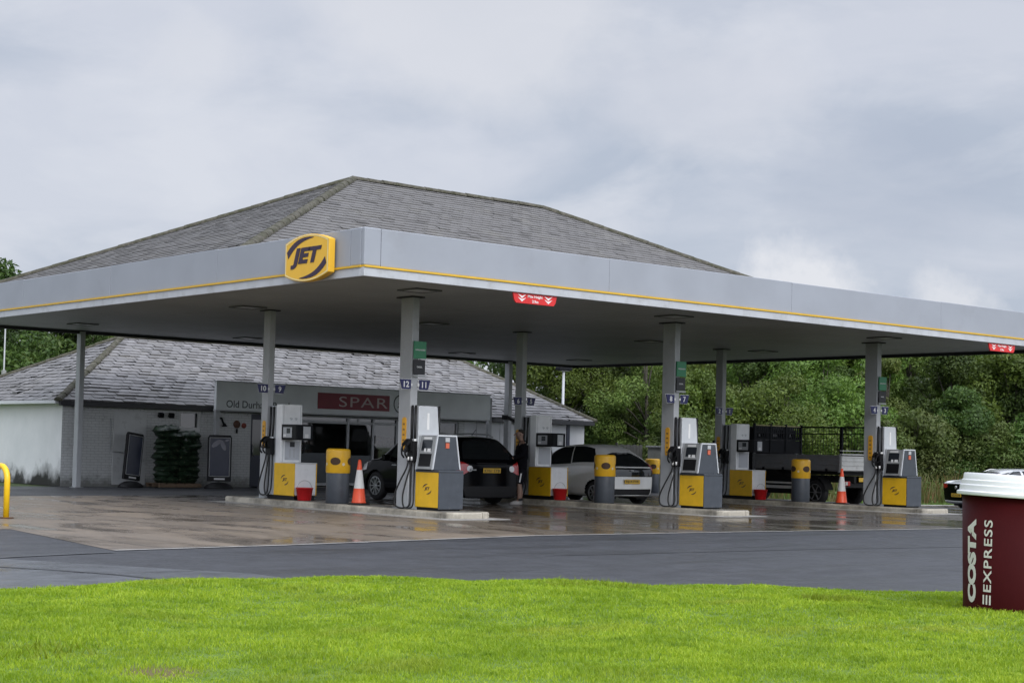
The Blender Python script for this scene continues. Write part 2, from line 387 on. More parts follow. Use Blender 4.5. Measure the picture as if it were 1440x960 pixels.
c=mixc(N,L,noise(N,L,g,.5,6,.6),(.05,.09,.02),(.085,.14,.03)); c=mixc(N,L,noise(N,L,g,6,4,.6),c,(.06,.075,.025)); L.new(c,bs.inputs['Base Color']); bs.inputs['Roughness'].default_value=.9; bumpn(N,L,noise(N,L,g,12,4,.7),.6,.05,bs)
struct(b.build('ground',m,recalc=False))

def sheet(name,poly,m,z,step=None):
    bb=MB(); bb.add([(x,y,z) for x,y in poly],[tuple(range(len(poly)))]); o=bb.build(name,m); struct(o); return o
def dgrid(name,fx,m,z,nu,nv):
    vs=[];fs=[]
    for j in range(nv+1):
        for i in range(nu+1):
            x,y=fx(i/nu,j/nv); vs.append((x,y,float(ground_z(x,y))+z))
    for j in range(nv):
        for i in range(nu): fs.append((j*(nu+1)+i,j*(nu+1)+i+1,(j+1)*(nu+1)+i+1,(j+1)*(nu+1)+i))
    bb=MB(); bb.add(vs,fs,0,True); return struct(bb.build(name,m,recalc=False))
# asphalt round the forecourt, dipping to the far road on the right
dgrid('asphalt_road',lambda u,v:(-40+u*66.0,-26+v*45.05),MT['asphalt'],.004,66,45)
HX,HY=.936,-.352
def road(u,v): s=10.5+v*8.9; t=-2+u*90; px=26+HX*t; py=s-0; return (24.5+HX*t+NX*(v*8.9), 0.2+HY*t+NY*(v*8.9))
# far road running off to the right behind the forecourt
def fr(u,v):
    t=u*80; s=11.2+v*8.3   # s = NX*x+NY*y
    # point with that s on a line x=25.9+HX*t
    x0=25.95; y0=(s-NX*x0)/NY
    return (x0+HX*t,y0+HY*t)
dgrid('far_road',fr,MT['asphalt'],.003,40,8)
def pv(u,v):
    t=u*70; s=19.55+v*1.5; x0=24.2; y0=(s-NX*x0)/NY
    return (x0+HX*t,y0+HY*t)
P('pavement_flag',(.42,.41,.39),.6,0,.15,3,.2,50,dirt=(.25,.24,.22),ds=2)
dgrid('pavement',pv,MT['pavement_flag'],.11,40,3)
b=MB()
for i in range(60):
    p=pv(i/60,0); q=pv((i+1)/60-.0006,0); zp=float(ground_z(*p)); b.bar((p[0],p[1],zp+.05),(q[0],q[1],zp+.05),.13,.24)
struct(b.build('kerb',MT['kerb_stone'],bevel=.01))
# concrete forecourt
FC=[(-6.1,-.2),(-6.75,-4.75),(-4.3,-4.55),(.67,-3.75),(5,-3.85),(11,-4.2),(21.3,-4.6),(21.5,12.3),(3.9,12.6),(-.3,12.2),(-9.5,9.4),(-10.5,0)]
sheet('forecourt_concrete',FC,MT['concrete'],.008)
b=MB()
ed=FC[1:7]
for p,q in zip(ed[:-1],ed[1:]):
    d=Vector((q[0]-p[0],q[1]-p[1])).normalized(); n=Vector((-d.y,d.x))*.055
    b.add([(p[0]-n.x,p[1]-n.y,.012),(q[0]-n.x,q[1]-n.y,.012),(q[0]+n.x,q[1]+n.y,.012),(p[0]+n.x,p[1]+n.y,.012)],[(0,1,2,3)])
P('channel_concrete',(.34,.33,.31),.5,0,.2,4,dirt=(.15,.14,.13),ds=1.5,rvar=.2)
struct(b.build('forecourt_edging',MT['channel_concrete']))
# older tarmac patch and the dark overband seams at the left
sheet('tarmac_patch',[(-40,-9.5),(-8.6,-5.3),(-7.0,-8.3),(-6.9,-12),(-40,-20)],MT['asphalt_old'],.0085)
b=MB()
def strip(pts,w,z):
    for (x0,y0),(x1,y1) in zip(pts[:-1],pts[1:]):
        d=Vector((x1-x0,y1-y0)).normalized(); n=Vector((-d.y,d.x))*w/2
        b.add([(x0-n.x,y0-n.y,z),(x1-n.x,y1-n.y,z),(x1+n.x,y1+n.y,z),(x0+n.x,y0+n.y,z)],[(0,1,2,3)])
strip([(-9.6,-5.7),(-9.1,-6.3),(-8.6,-7.2),(-8.3,-7.9),(-8.15,-8.6),(-8.0,-9.6)],.07,.013)
strip([(-9.6,-5.55),(-7.2,-5.05)],.05,.0125)
struct(b.build('tarmac_seam',MT['asphalt_dark']))
b=MB(); strip([(-2.2,-7.3),(2.5,-7.6),(8,-8.4),(14,-9.6)],.05,.0125); struct(b.build('road_joint',MT['asphalt_dark']))
b=MB(); strip([(-9.6,-5.9),(-8.2,-5.35),(-6.9,-5.05)],.09,.0122); struct(b.build('worn_line',MT['asphalt_old']))

# lawn: a low bed with a ragged far edge and real blades
EPX=np.array([-9.9,-7.75,-5.2,-3.7,-2.2]); EPY=np.array([-9.05,-9.35,-10.45,-11.85,-13.7])
EPF=np.polyfit(EPX,EPY,3)
def edge_y(x):
    x=np.asarray(x,float); xc=np.clip(x,-10.2,-1.9); sl=np.polyval(np.polyder(EPF),xc)
    return np.polyval(EPF,xc)+np.where(x<-10.2,0.12,sl)*(x-xc)+.02*np.sin(x*3.1)+.015*np.sin(x*7.7+1)
def lawn_z(x,y): 
    d=edge_y(x)-y
    return .02+.10*smooth(d/1.2)+.02*np.sin(x*1.3+y*.7)+.012*np.sin(x*2.9-y*2.1)
xs=np.linspace(-30,3,100); vv=np.linspace(0,1,60)**1.6
vs=[];fs=[]
for j,t in enumerate(vv):
    for i,x in enumerate(xs):
        e=float(edge_y(x)); y=e+(-34-e)*t; vs.append((x,y,float(lawn_z(x,y)) if t>0 else .0))
n=len(xs)
for j in range(len(vv)-1):
    for i in range(n-1): fs.append((j*n+i,(j+1)*n+i,(j+1)*n+i+1,j*n+i+1))
b=MB(); b.add(vs,fs,0,True)
m=bpy.data.materials.new('lawn_soil'); N,L,bs=nodes(m); g=new(N,'NewGeometry').outputs['Position']
c=mixc(N,L,noise(N,L,g,3,5,.6),(.09,.16,.016),(.13,.21,.022))
ds=new(N,'VectorMath',operation='DISTANCE'); L.new(g,ds.inputs[0]); ds.inputs[1].default_value=(-11.42,-14.74,.12); c=mixc(N,L,mrange(N,L,ds.outputs['Value'],.10,.30,1,0),c,(.13,.10,.04)); L.new(c,bs.inputs['Base Color']); bs.inputs['Roughness'].default_value=.9
struct(b.build('lawn',m,recalc=False))
CAM_ANG=(0.699242,0.033937,-0.024676) ; CAMP=np.array([-15.4910,-22.3731,1.3162])
def blades():
    n=700000
    f=np.array([.64,.76]); f/=np.linalg.norm(f); r=np.array([f[1],-f[0]])
    d=7.3+ (rng.random(n)**1.2)*14.0
    w=d*.34+.6
    lat=(rng.random(n)*2-1)*w
    e_=rng.random(n)<.24; lat=np.where(e_,np.sign(lat)*(w+rng.random(n)*(d*.30+1.2)),lat)
    e2=rng.random(n)<.04; d=np.where(e2,5.2+2.2*rng.random(n),d)
    p=CAMP[:2]+d[:,None]*f+lat[:,None]*r
    k=(p[:,1]<edge_y(p[:,0])+.02)
    p=p[k]; n=len(p)
    # clumpiness
    cl=np.sin(p[:,0]*5.1+1.3*np.sin(p[:,1]*4.3))*np.sin(p[:,1]*6.2+1.1*np.sin(p[:,0]*3.7)); cl2=np.sin(p[:,0]*1.1+2)*np.sin(p[:,1]*1.4+.4)
    h=(.028+.018*rng.random(n))*(1+.32*cl+.15*cl2+.25*np.sin(p[:,0]*17+2*np.sin(p[:,1]*13))*np.sin(p[:,1]*19+1.5*np.sin(p[:,0]*11)))
    tuft=rng.random(n)<.004; h[tuft]*=1.7
    bare=np.exp(-(((p[:,0]+11.42)/.16)**2+((p[:,1]+14.74)/.2)**2)**1.2)*(.55+.45*cl); keep=rng.random(n)>bare*.93
    p=p[keep];h=h[keep];n=len(p)
    dist=np.linalg.norm(p-CAMP[:2],axis=1)
    wd=.0055*(dist/10)*(.7+.6*rng.random(n))
    a=rng.random(n)*2*np.pi; lean=(.15+.6*rng.random(n))*h
    la=rng.random(n)*2*np.pi
    z0=lawn_z(p[:,0],p[:,1])-.005
    V=np.empty((n,5,3)); ca,sa=np.cos(a),np.sin(a)
    def put(i,t,off,ww):
        V[:,i,0]=p[:,0]+np.cos(la)*lean*t*t+ca*wd*ww; V[:,i,1]=p[:,1]+np.sin(la)*lean*t*t+sa*wd*ww; V[:,i,2]=z0+h*t*(1-.25*t)
    put(0,0,0,-.5);put(1,0,0,.5);put(2,.6,0,.42);put(3,.6,0,-.42);put(4,1,0,0)
    me=bpy.data.meshes.new('lawn_grass'); me.vertices.add(n*5); me.vertices.foreach_set('co',V.reshape(-1))
    base=np.arange(n)[:,None]*5
    loops=(base+np.array([0,1,2,3,3,2,4])).reshape(-1)
    me.loops.add(len(loops)); me.loops.foreach_set('vertex_index',loops.astype(np.int32))
    ls=(np.arange(n)[:,None]*7+np.array([0,4])).reshape(-1); lt=np.tile([4,3],n)
    me.polygons.add(2*n); me.polygons.foreach_set('loop_start',ls.astype(np.int32)); me.polygons.foreach_set('loop_total',lt.astype(np.int32))
    me.update(calc_edges=True)
    m=bpy.data.materials.new('grass_blade'); N,L,bs=nodes(m); ge=new(N,'NewGeometry'); g=ge.outputs['Position']
    c=mixc(N,L,ge.outputs['Random Per Island'],(.25,.40,.016),(.48,.585,.045))
    c=mixc(N,L,mrange(N,L,noise(N,L,g,1.6,6,.65),.40,.62,0,.85),c,(.20,.32,.014))
    c=mixc(N,L,mrange(N,L,noise(N,L,g,.8,4,.6,.3),.56,.72,0,.6),c,(.44,.47,.06))
    c=mixc(N,L,mrange(N,L,noise(N,L,g,5.5,4,.65),.56,.70,0,.8),c,(.10,.20,.010))
    L.new(c,bs.inputs['Base Color']); bs.inputs['Roughness'].default_value=.45; bs.inputs['Specular IOR Level'].default_value=.4
    t=new(N,'BsdfTranslucent'); L.new(c,t.inputs['Color']); mx=new(N,'MixShader'); mx.inputs[0].default_value=.45
    L.new(bs.outputs[0],mx.inputs[1]); L.new(t.outputs[0],mx.inputs[2]); L.new(mx.outputs[0],N['Material Output'].inputs['Surface'])
    me.materials.append(m)
    o=bpy.data.objects.new('lawn_grass',me); COL.objects.link(o); tag(o,'bright green mown grass of the foreground lawn','grass',kind='stuff')
blades()
# darker coarse tufts in the lawn
MT['coarse']=leaf_mat('coarse_blade',(.14,.26,.012),(.22,.36,.02),(.16,.28,.014))
def tuft_field():
    bb=MB()
    for cx,cy,rr,nn in((-4.81,-13.88,.30,420),(-5.7,-11.9,.55,300),(-11.71,-13.94,.35,90)):
        for k in range(nn):
            a=random.random()*6.28; r=rr*math.sqrt(random.random()); x=cx+r*math.cos(a); y=cy+.8*r*math.sin(a); z=float(lawn_z(x,y)); h=.035+.035*random.random(); la=random.random()*6.28; l=h*.7
            w=.006; bb.add([(x-w,y,z),(x+w,y,z),(x+math.cos(la)*l,y+math.sin(la)*l,z+h)],[(0,1,2)])
    o=bb.build('coarse_grass',MT['coarse'],recalc=False); tag(o,'darker coarse grass tufts in the lawn','grass',kind='stuff')
tuft_field()

# ------------------------------------------------------------------ canopy
CL,CD=21.685,18.427; ZL,ZT,ZS,ZY=4.165,4.991,4.205,4.337
AX,SX=3.03,7.21
can=thing('canopy','big grey flat-fronted forecourt canopy carrying a hipped slate roof above the pumps','canopy',(10.2,7.9,0))
def wpart(mb,name,m,parent=None,bevel=0,recalc=True): return mb.build(name,m,parent or can,world=True,bevel=bevel,recalc=recalc)
def fascia_run(side):
    # panels are slightly dished, as pressed sheet is
    b=MB(); y=MB(); l=MB()
    if side=='front':
        n=4; e=[.35]+[ .35+(CL-.35)*(i+1)/n for i in range(n)]
        for i,(a,c) in enumerate(zip(e[:-1],e[1:])): b.box(a+.0008,c-.0008,.0012*(i%2),.1,ZY+.014,ZT+.006*(i%2))
        y.box(0,CL,-.028,.08,ZY-.020,ZY+.014); l.box(0,CL,-.006,.1,ZL,ZY-.020)
    elif side=='left':
        n=4; e=[.42]+[.42+(CD-.42)*(i+1)/n for i in range(n)]
        for i,(a,c) in enumerate(zip(e[:-1],e[1:])): b.box(.0012*(i%2),.1,a+.0008,c-.0008,ZY+.014,ZT+(.010 if i in(1,3) else .0))
        y.box(-.028,.08,.08,CD,ZY-.020,ZY+.014); l.box(-.006,.1,.1,CD,ZL,ZY-.020)
    elif side=='right':
        b.box(CL-.1,CL,.1,CD-.1,ZY+.014,ZT); y.box(CL-.08,CL+.035,.08,CD,ZY-.020,ZY+.014); l.box(CL-.1,CL+.006,.1,CD,ZL,ZY-.020)
    else:
        b.box(.1,CL,CD-.1,CD,ZY+.014,ZT); y.box(.08,CL-.08,CD-.08,CD+.035,ZY-.020,ZY+.014); l.box(.1,CL-.1,CD-.1,CD+.006,ZL,ZY-.020)
    f=wpart(b,'fascia',MT['fascia_grey'],bevel=.012); wpart(y,'stripe',MT['stripe_yellow'],f); wpart(l,'fascia_lip',MT['fascia_lip'],f,bevel=.006)
for s in('front','left','right','back'): fascia_run(s)
b=MB(); b.box(0,.35-.004,-.002,.1,ZY+.014,ZT+.004); b.box(-.002,.1,.1,.42-.004,ZY+.014,ZT+.004); wpart(b,'corner_panel',MT['fascia_grey'],bevel=.02)
b=MB(); b.box(.1,CL-.1,.1,CD-.1,ZS,ZS+.06)
m=bpy.data.materials.new('soffit_plank'); N,L,bs=nodes(m); g=new(N,'NewGeometry').outputs['Position']
br=N.new('ShaderNodeTexBrick'); br.offset=0; br.inputs['Scale'].default_value=1; br.inputs['Brick Width'].default_value=5.42; br.inputs['Row Height'].default_value=.30; br.inputs['Mortar Size'].default_value=.008; L.new(g,br.inputs['Vector'])
c=mixc(N,L,mrange(N,L,noise(N,L,g,.5,6,.6),.35,.65,0,1),(.38,.40,.39),(.31,.325,.315)); c=mixc(N,L,mrange(N,L,noise(N,L,g,2.2,6,.7),.6,.75,0,.7),c,(.15,.15,.135)); c=mixc(N,L,br.outputs['Fac'],c,(.14,.145,.14)); L.new(c,bs.inputs['Base Color']); bs.inputs['Roughness'].default_value=.5
iv=new(N,'Math',operation='SUBTRACT'); iv.inputs[0].default_value=1; L.new(br.outputs['Fac'],iv.inputs[1]); bumpn(N,L,iv.outputs[0],.4,.01,bs)
wpart(b,'soffit',m)
b=MB(); b.box(.1,CL-.1,.1,CD-.1,ZT-.12,ZT-.09); wpart(b,'deck',MT['galv'])
for q in((.16,CL-.16,.102,.16),(.102,.16,.102,CD-.102),(CL-.16,CL-.102,.102,CD-.102),(.16,CL-.16,CD-.16,CD-.102)):  # black strips standing in for the shadow behind the fascia lip
    inner=q[0]>1 or q[2]>1
    b=MB(); b.box(*q,4.118 if inner else 4.172,ZS-.002); wpart(b,'lip_shade_strip',MT['black_gap'])
# peeled paint patches by the front lip
b=MB()
for cx,w in((11.0,.35),(11.5,.55),(12.1,.3),(12.6,.45)):
    poly=[(cx+w*math.cos(a)*(.7+.5*random.random()),.32+.13*math.sin(a)*(.6+.6*random.random())) for a in np.linspace(0,2*math.pi,11)[:-1]]
    b.add([(x,y,ZS-.003) for x,y in poly],[tuple(range(len(poly)))])
wpart(b,'peeling_paint',MT['pump_white'])
# columns: big square posts in the pump rows, thinner ones at the back
cols=[]
for i in range(3): cols.append((AX+i*SX,2.76,.082,.19,.12))
for i in range(3): cols.append((AX+i*SX,7.888,.075,.125,.12))
cols+=[(3.541,18.3,.07,.12,0),(18.556,18.3,.07,.12,0)]
for x,y,hx,hy,z in cols:
    b=MB(); b.box(x-hx,x+hx,y-hy,y+hy,z,ZS)
    c=wpart(b,'column',MT['column_grey'],bevel=.012)
    b=MB(); e=.07; b.box(x-hx-e,x+hx+e,y-hy-e,y+hy+e,4.178,4.200); wpart(b,'collar',MT['black_gap'],c)
    b=MB(); b.box(x-hx-.05,x+hx+.05,y-hy-.05,y+hy+.05,z,z+.02); wpart(b,'base_plate',MT['galv'],c)

# ---- slate roofs
def slates(mb,A,B,Cc,D,w,gauge,lift=.014,gap=.006,rag=1):
    """slope A-B at the eave, D-C at the ridge; single slates, lifted at their tails"""
    A,B,Cc,D=map(Vector,(A,B,Cc,D)); u=(B-A).normalized(); n0=(D-A).cross(u); 
    n=-n0.normalized() if n0.normalized().z<0 else n0.normalized()
    up=n.cross(u); 
    if up.z<0: up=-up
    V=(D-A).dot(up); oL=(D-A).dot(u); W=(B-A).length; oR=(Cc-A).dot(u)
    rows=int(V/gauge); g=V/rows
    for k in range(rows):
        v0=k*g; v1=min(V,v0+g*1.06)
        off=(.5*w if k%2 else 0)
        i0=int(min(0,oL*v0/V)/w)-1; cnt=int((W+1)/w)+4
        for i in range(i0,i0+cnt):
            a=i*w+off+gap/2+random.uniform(-.004,.004); c=a+w-gap
            jl=random.uniform(-.006,.008)*rag; lf=lift*(.45+.55*random.random()+(1.3*random.random()**3 if rag>1 else 0))
            if random.random()<.012*rag: jl-=.03; lf*=1.8
            if rag>1 and random.random()<.16: jl+=.04+.06*random.random(); lf*=.4
            def lim(x,v): return min(max(x,oL*v/V),W+(oR-W)*v/V)
            a0,c0,a1,c1=lim(a,v0),lim(c,v0),lim(a,v1),lim(c,v1)
            if c0-a0<.01 and c1-a1<.01: continue
            vs0=max(v0-.012+jl,-.03)
            p=[A+u*a0+up*vs0+n*lf,A+u*c0+up*vs0+n*lf*random.uniform(1-.2*rag*.6,1+.2*rag*.6),A+u*c1+up*v1+n*.001,A+u*a1+up*v1+n*.001,
               A+u*a0+up*vs0-n*.004,A+u*c0+up*vs0-n*.004]
            mb.add(p,[(0,1,2,3),(4,5,1,0)])
def cap_run(mb,a,b,r=.108,seg=.42,n=7,lift=.0):
    a=Vector(a);b=Vector(b);d=(b-a);L=d.length;d.normalize();side=d.cross(Vector((0,0,1))).normalized();up=side.cross(d)
    k=int(L/seg)
    for i in range(k):
        s0=a+d*(L*i/k-.02); s1=a+d*(L*(i+1)/k); r0=r*random.uniform(1.02,1.10); r1=r*.96
        j=random.uniform(-.008,.008); vs=[]
        for s,rr in((s0,r0),(s1,r1)):
            for t in range(n):
                an=math.pi*(t/(n-1))*1.1-.05*math.pi; vs.append(s+side*(rr*math.cos(an)+j)+up*(rr*math.sin(an)*.75+lift+j*.5))
        mb.add(vs,[(t,t+1,n+t+1,n+t) for t in range(n-1)],0,True); mb.add([vs[t] for t in range(n)],[tuple(range(n))])
def hip_roof(parent,x1,x2,yr,zr,xa,xb,ya,yb,ze,w,g,m,base_m,lift,rag):
    a,b2,c,d=(xa,ya,ze),(xb,ya,ze),(xb,yb,ze),(xa,yb,ze); r1,r2=(x1,yr,zr),(x2,yr,zr)
    b=MB(); dn=.03
    dd=lambda p:(p[0],p[1],p[2]-dn)
    b.add([dd(q) for q in(a,b2,c,d,r1,r2)],[(0,1,5,4),(1,2,5),(2,3,4,5),(3,0,4)])
    roof=b.build('roof',base_m,parent,world=True)
    b=MB(); [slates(b,*q,w,g,lift,.004+.008*(rag>1),rag) for q in((a,b2,r2,r1),(d,a,r1,r1),(b2,c,r2,r2),(c,d,r1,r2))]
    sl=b.build('slates',m,roof,world=True,recalc=False)
    b=MB(); cap_run(b,r1,r2); rt=b.build('ridge_tiles',MT['moss_tile'],roof,world=True,recalc=False)
    for p,q in((a,r1),(b2,r2),(c,r2),(d,r1)):
        b=MB(); cap_run(b,p,q); b.build('hip_tiles',MT['moss_tile'],roof,world=True,recalc=False)
    return roof
hip_roof(can,7.081,13.335,10.8,7.969-.06,.11,19.577,4.302,17.298,4.915,.32,.205,MT['slate'],MT['black_gap'],.024,.3)

# ------------------------------------------------------------------ shop
shop=thing('shop','low white painted brick shop with a hipped slate roof and dark glazed front','shop',(13,23.5,0))
XA,XB,YA,YB,ZE=3.17,22.95,18.78,28.43,2.34
hip_roof(shop,7.34,20.6,23.56,4.52-.05,XA,XB,YA,YB,ZE,.32,.23,MT['slate_shop'],MT['black_gap'],.026,1.6)
def sp(mb,name,m,parent=None,bevel=0,recalc=True): return mb.build(name,m,parent or shop,world=True,bevel=bevel,recalc=recalc)
YW=19.1; xl,xr=3.44,22.72
b=MB()
b.box(xl,6.98,YW,YW+.25,0,2.3); b.box(6.98,7.70,YW,YW+.25,0,1.62); b.box(6.98,7.70,YW,YW+.25,2.2,2.3); b.box(7.70,9.35,YW,YW+.25,0,2.3)
b.box(9.35,10.1,YW,YW+.25,2.16,2.3); b.box(10.1,10.55,YW,YW+.25,0,2.3); b.box(10.55,15.2,YW,YW+.25,2.22,2.3)
b.box(15.2,16.3,YW,YW+.25,0,2.3); b.box(16.3,17.15,YW,YW+.25,2.16,2.3); b.box(16.3,17.15,YW,YW+.25,0,.95); b.box(17.15,17.4,YW,YW+.25,0,2.3)
sp(b,'front_wall',MT['brick'])
b=MB(); b.box(17.4,xr,YW+.003,YW+.25,0,2.3); b.box(xr-.25,xr-.002,YW+.25,28.1,0,2.3); b.box(xl,xr,28.1,28.3,0,2.3); sp(b,'clad_wall',MT['white_clad'])
b=MB(); b.box(xl-.002,xl+.25,YW+.25,28.1,0,2.32); b.box(xl-.002,xl+.25,YW+.002,YW+.25,0,2.3); sp(b,'side_wall',MT['render'])
b=MB()
for x in(17.9,18.9,19.9,20.9): b.box(x-.012,x+.012,YW-.004,YW+.01,.05,2.28)
sp(b,'cladding_joint',MT['frame_grey'])
b=MB(); b.box(21.88,22.02,YW-.03,YW+.0,.05,2.28); sp(b,'dark_pilaster',MT['navy_paint'])
b=MB(); b.box(XA+.05,XB-.05,YA-.02,YA+.10,ZE-.15,ZE-.012); b.box(XA+.05,XB-.05,YA+.10,YW,ZE-.06,ZE-.04); sp(b,'gutter',MT['gutter_black'],bevel=.02)
b=MB(); b.box(XA-.04,XA+.10,YA+.12,YB,ZE-.10,ZE-.008); b.box(XA+.10,xl,YA+.12,YB,ZE-.06,ZE-.04); sp(b,'bargeboard',MT['white_clad'],bevel=.02)
b=MB(); b.box(XB-.08,XB+.03,YA+.12,YB,ZE-.13,ZE-.012); b.box(xr,XB-.08,YA+.12,YB,ZE-.06,ZE-.04); sp(b,'bargeboard',MT['gutter_black'],bevel=.02)
# side door recess panel, conduit, small window
b=MB(); b.box(4.95,5.95,YW-.025,YW,.06,2.12); sp(b,'boarded_panel',mat('panel_paint',(.56,.57,.565),.6,0,.08,3,dirt=(.25,.25,.24),ds=3,dth=(.55,.8)),bevel=.006)
b=MB(); b.tube([(4.86,YW-.03,1.9),(4.86,YW-.03,.98),(5.25,YW-.055,.95)],.016,6); sp(b,'conduit',MT['frame_grey'])
def window(x0,x1,z0,z1,fm,mull=(),trans=(),fw=.06,pane=True):
    b=MB(); y0,y1=YW+.06,YW+.14
    b.box(x0,x0+fw,y0,y1,z0,z1); b.box(x1-fw,x1,y0,y1,z0,z1); b.box(x0+fw,x1-fw,y0,y1,z0,z0+fw); b.box(x0+fw,x1-fw,y0,y1,z1-fw,z1)
    for mx in mull: b.box(mx-fw/2,mx+fw/2,y0-.01,y1,z0+fw,z1-fw)
    for tz in trans: b.box(x0+fw,x1-fw,y0+.01,y1-.01,tz-fw/2,tz+fw/2)
    w=sp(b,'window',MT[fm],bevel=.005)
    b=MB(); b.add([(x0+fw*.5,YW+.10,z0+fw*.5),(x1-fw*.5,YW+.10,z0+fw*.5),(x1-fw*.5,YW+.10,z1-fw*.5),(x0+fw*.5,YW+.10,z1-fw*.5)],[(0,1,2,3)]); sp(b,'pane',MT['glass'],w)
    return w
window(6.98,7.70,1.62,2.2,'frame_white',fw=.09)
w=window(10.55,15.2,.06,2.22,'frame_grey',mull=(12.85,13.8,14.72),trans=(2.0,),fw=.08)
for q0,q1,q2 in((10.65,12.8,1.05),(12.9,13.75,1.0),(14.78,15.1,1.05)):
    b=MB(); b.box(q0,q1,YW+.085,YW+.095,.12,q2); sp(b,'vinyl_panel',MT['vinyl_dark'],w)
window(16.3,17.15,.95,2.16,'frame_grey')
b=MB(); b.box(9.35,10.1,YW+.08,YW+.13,.02,2.16); d=sp(b,'door',MT['navy_paint'],bevel=.01)
b=MB(); b.box(9.44,10.01,YW+.07,YW+.082,.95,2.0); sp(b,'pane',MT['glass_dark'],d)
b=MB(); b.tube([(9.46,YW+.05,.9),(9.46,YW+.05,1.25)],.015,6); sp(b,'handle',MT['steel'],d)
# dim interior
b=MB(); b.box(xl+.25,xr-.25,25,25.1,0,2.3); b.box(xl+.25,xr-.25,YW+.25,25,2.28,2.3); b.box(xl+.25,xr-.25,YW+.25,25,.0,.012); sp(b,'interior',MT['interior'])
for x0,x1 in((10.8,12.6),(14.9,16.9)):
    b=MB()
    for z in(.4,.85,1.3,1.75): b.box(x0,x1,20.6,21,z-.02,z)
    b.box(x0,x1,21,21.05,.1,2.0); s_=sp(b,'shelf',MT['frame_grey'])
    b=MB()
    for z in(.4,.85,1.3):
        x=x0+.05
        while x<x1-.15:
            ww=random.uniform(.06,.2); b.box(x,x+ww,20.65,20.9,z,z+random.uniform(.15,.36)); x+=ww+.02
    sp(b,'goods',MT['shelf_goods'],s_)
for x in(6.35,6.68):
    b=MB(); b.obox((x,YW-.10,2.03),(.075,0,0),(0,.05,.02),(0,-.02,.06)); b.box(x-.02,x+.02,YW-.06,YW,2.0,2.04)
    solo(b,'floodlight',MT['black_plastic'],'small black floodlight on the shop wall, '+('the one nearer the boarded panel' if x<6.5 else 'the one nearer the small high window'),'floodlight',(x,YW,2.0),'floodlights on the shop wall',bevel=.01)
# wall plaque of red discs and black hook lamp beside the door
P('disc_brown',(.11,.05,.03),.5,0,.5,30); P('disc_red',(.24,.05,.03),.5,0,.3,20)
t=thing('wall_sign','round red and orange sign discs fixed to the white brick by the dark door','sign',(9.0,YW,1.85))
for cx,cz,r,mm in((8.86,1.84,.115,'disc_brown'),(9.10,1.81,.08,'disc_red')):
    b=MB(); b.lathe([(0,-.02),(r,-.02),(r,.0)],(0,0,0),20,axis='x'); b.v=[(cx+p[1],YW-.012+p[0]*.6,cz+p[2]) for p in b.v]; b.build('disc',MT[mm],t,world=True)
b=MB(); b.tube([(8.86,YW-.03,1.71),(8.86,YW-.03,1.58)],.03,6); b.build('bracket',MT['black_plastic'],t,world=True)
b=MB(); b.tube([(8.3,YW-.02,2.0),(8.3,YW-.1,2.0),(8.3,YW-.16,1.92),(8.34,YW-.18,1.82)],.03,8); b.lathe([(.02,.02),(.09,-.08),(.0,-.08)],(8.36,YW-.18,1.84),14)
solo(b,'wall_lamp',MT['black_plastic'],'black swan neck lamp on the brick wall under the shop sign','lamp',(8.3,YW,1.85))
# shop sign on posts
YS=18.46
sg=thing('shop_sign','long grey shop sign board lettered Old Durham Road with a red panel','sign',(13,YS+.1,0))
b=MB(); b.box(7.80,17.94,YS,YS+.13,2.24,3.04); bd=b.build('board',MT['board_grey'],sg,world=True,bevel=.01)
b=MB(); b.box(7.78,17.96,YS-.02,YS+.135,3.041,3.075); b.box(7.78,17.96,YS-.02,YS+.135,2.205,2.239); b.build('trim',MT['frame_grey'],bd,world=True)
for x in(7.94,18.06):
    b=MB(); b.box(x-.07,x+.07,YS+.137,YS+.26,0,2.98); b.build('post',MT['column_grey'],sg,world=True,bevel=.008)
b=MB(); b.box(11.24,13.88,YS-.02,YS-.001,2.385,2.87); rp=b.build('red_panel',MT['spar_red'],sg,world=True)
b=MB(); b.text('SPAR',(12.0,YS-.0225,2.47),(1,0,0),(0,0,1),height=.31,width=1.80,bold=-.004,spacing=1.12); tx=b.build('lettering',mat('letter_pale',(.50,.42,.40),.5),rp,world=True)
b=MB(); b.text('Old Durham Road',(8.13,YS-.0025,2.31),(1,0,0),(0,0,1),height=.21,width=2.12,bold=.006); b.build('lettering',mat('letter_dark',(.05,.06,.06),.5),sg,world=True)
b=MB()
for k in range(36):
    a0=2*math.pi*k/36;a1=2*math.pi*(k+1)/36
    b.add([(14.34+r*math.cos(a),YS-.006,2.63+r*math.sin(a)) for a in(a0,a1) for r in(.26,.30)],[(0,1,3,2)])
b.add([(14.34+dx,YS-.006,2.63+dz) for dx,dz in((-.16,-.12),(.16,-.12),(0,.04))],[(0,1,2)]); b.add([(14.34+dx,YS-.006,2.63+dz) for dx,dz in((-.12,.0),(.12,.0),(0,.19))],[(0,1,2)]); b.add([(14.34+dx,YS-.006,2.63+dz) for dx,dz in((-.03,-.2),(.03,-.2),(.03,-.12),(-.03,-.12))],[(0,1,2,3)])
b.build('emblem',mat('emblem_dark',(.03,.035,.035),.5),sg,world=True)
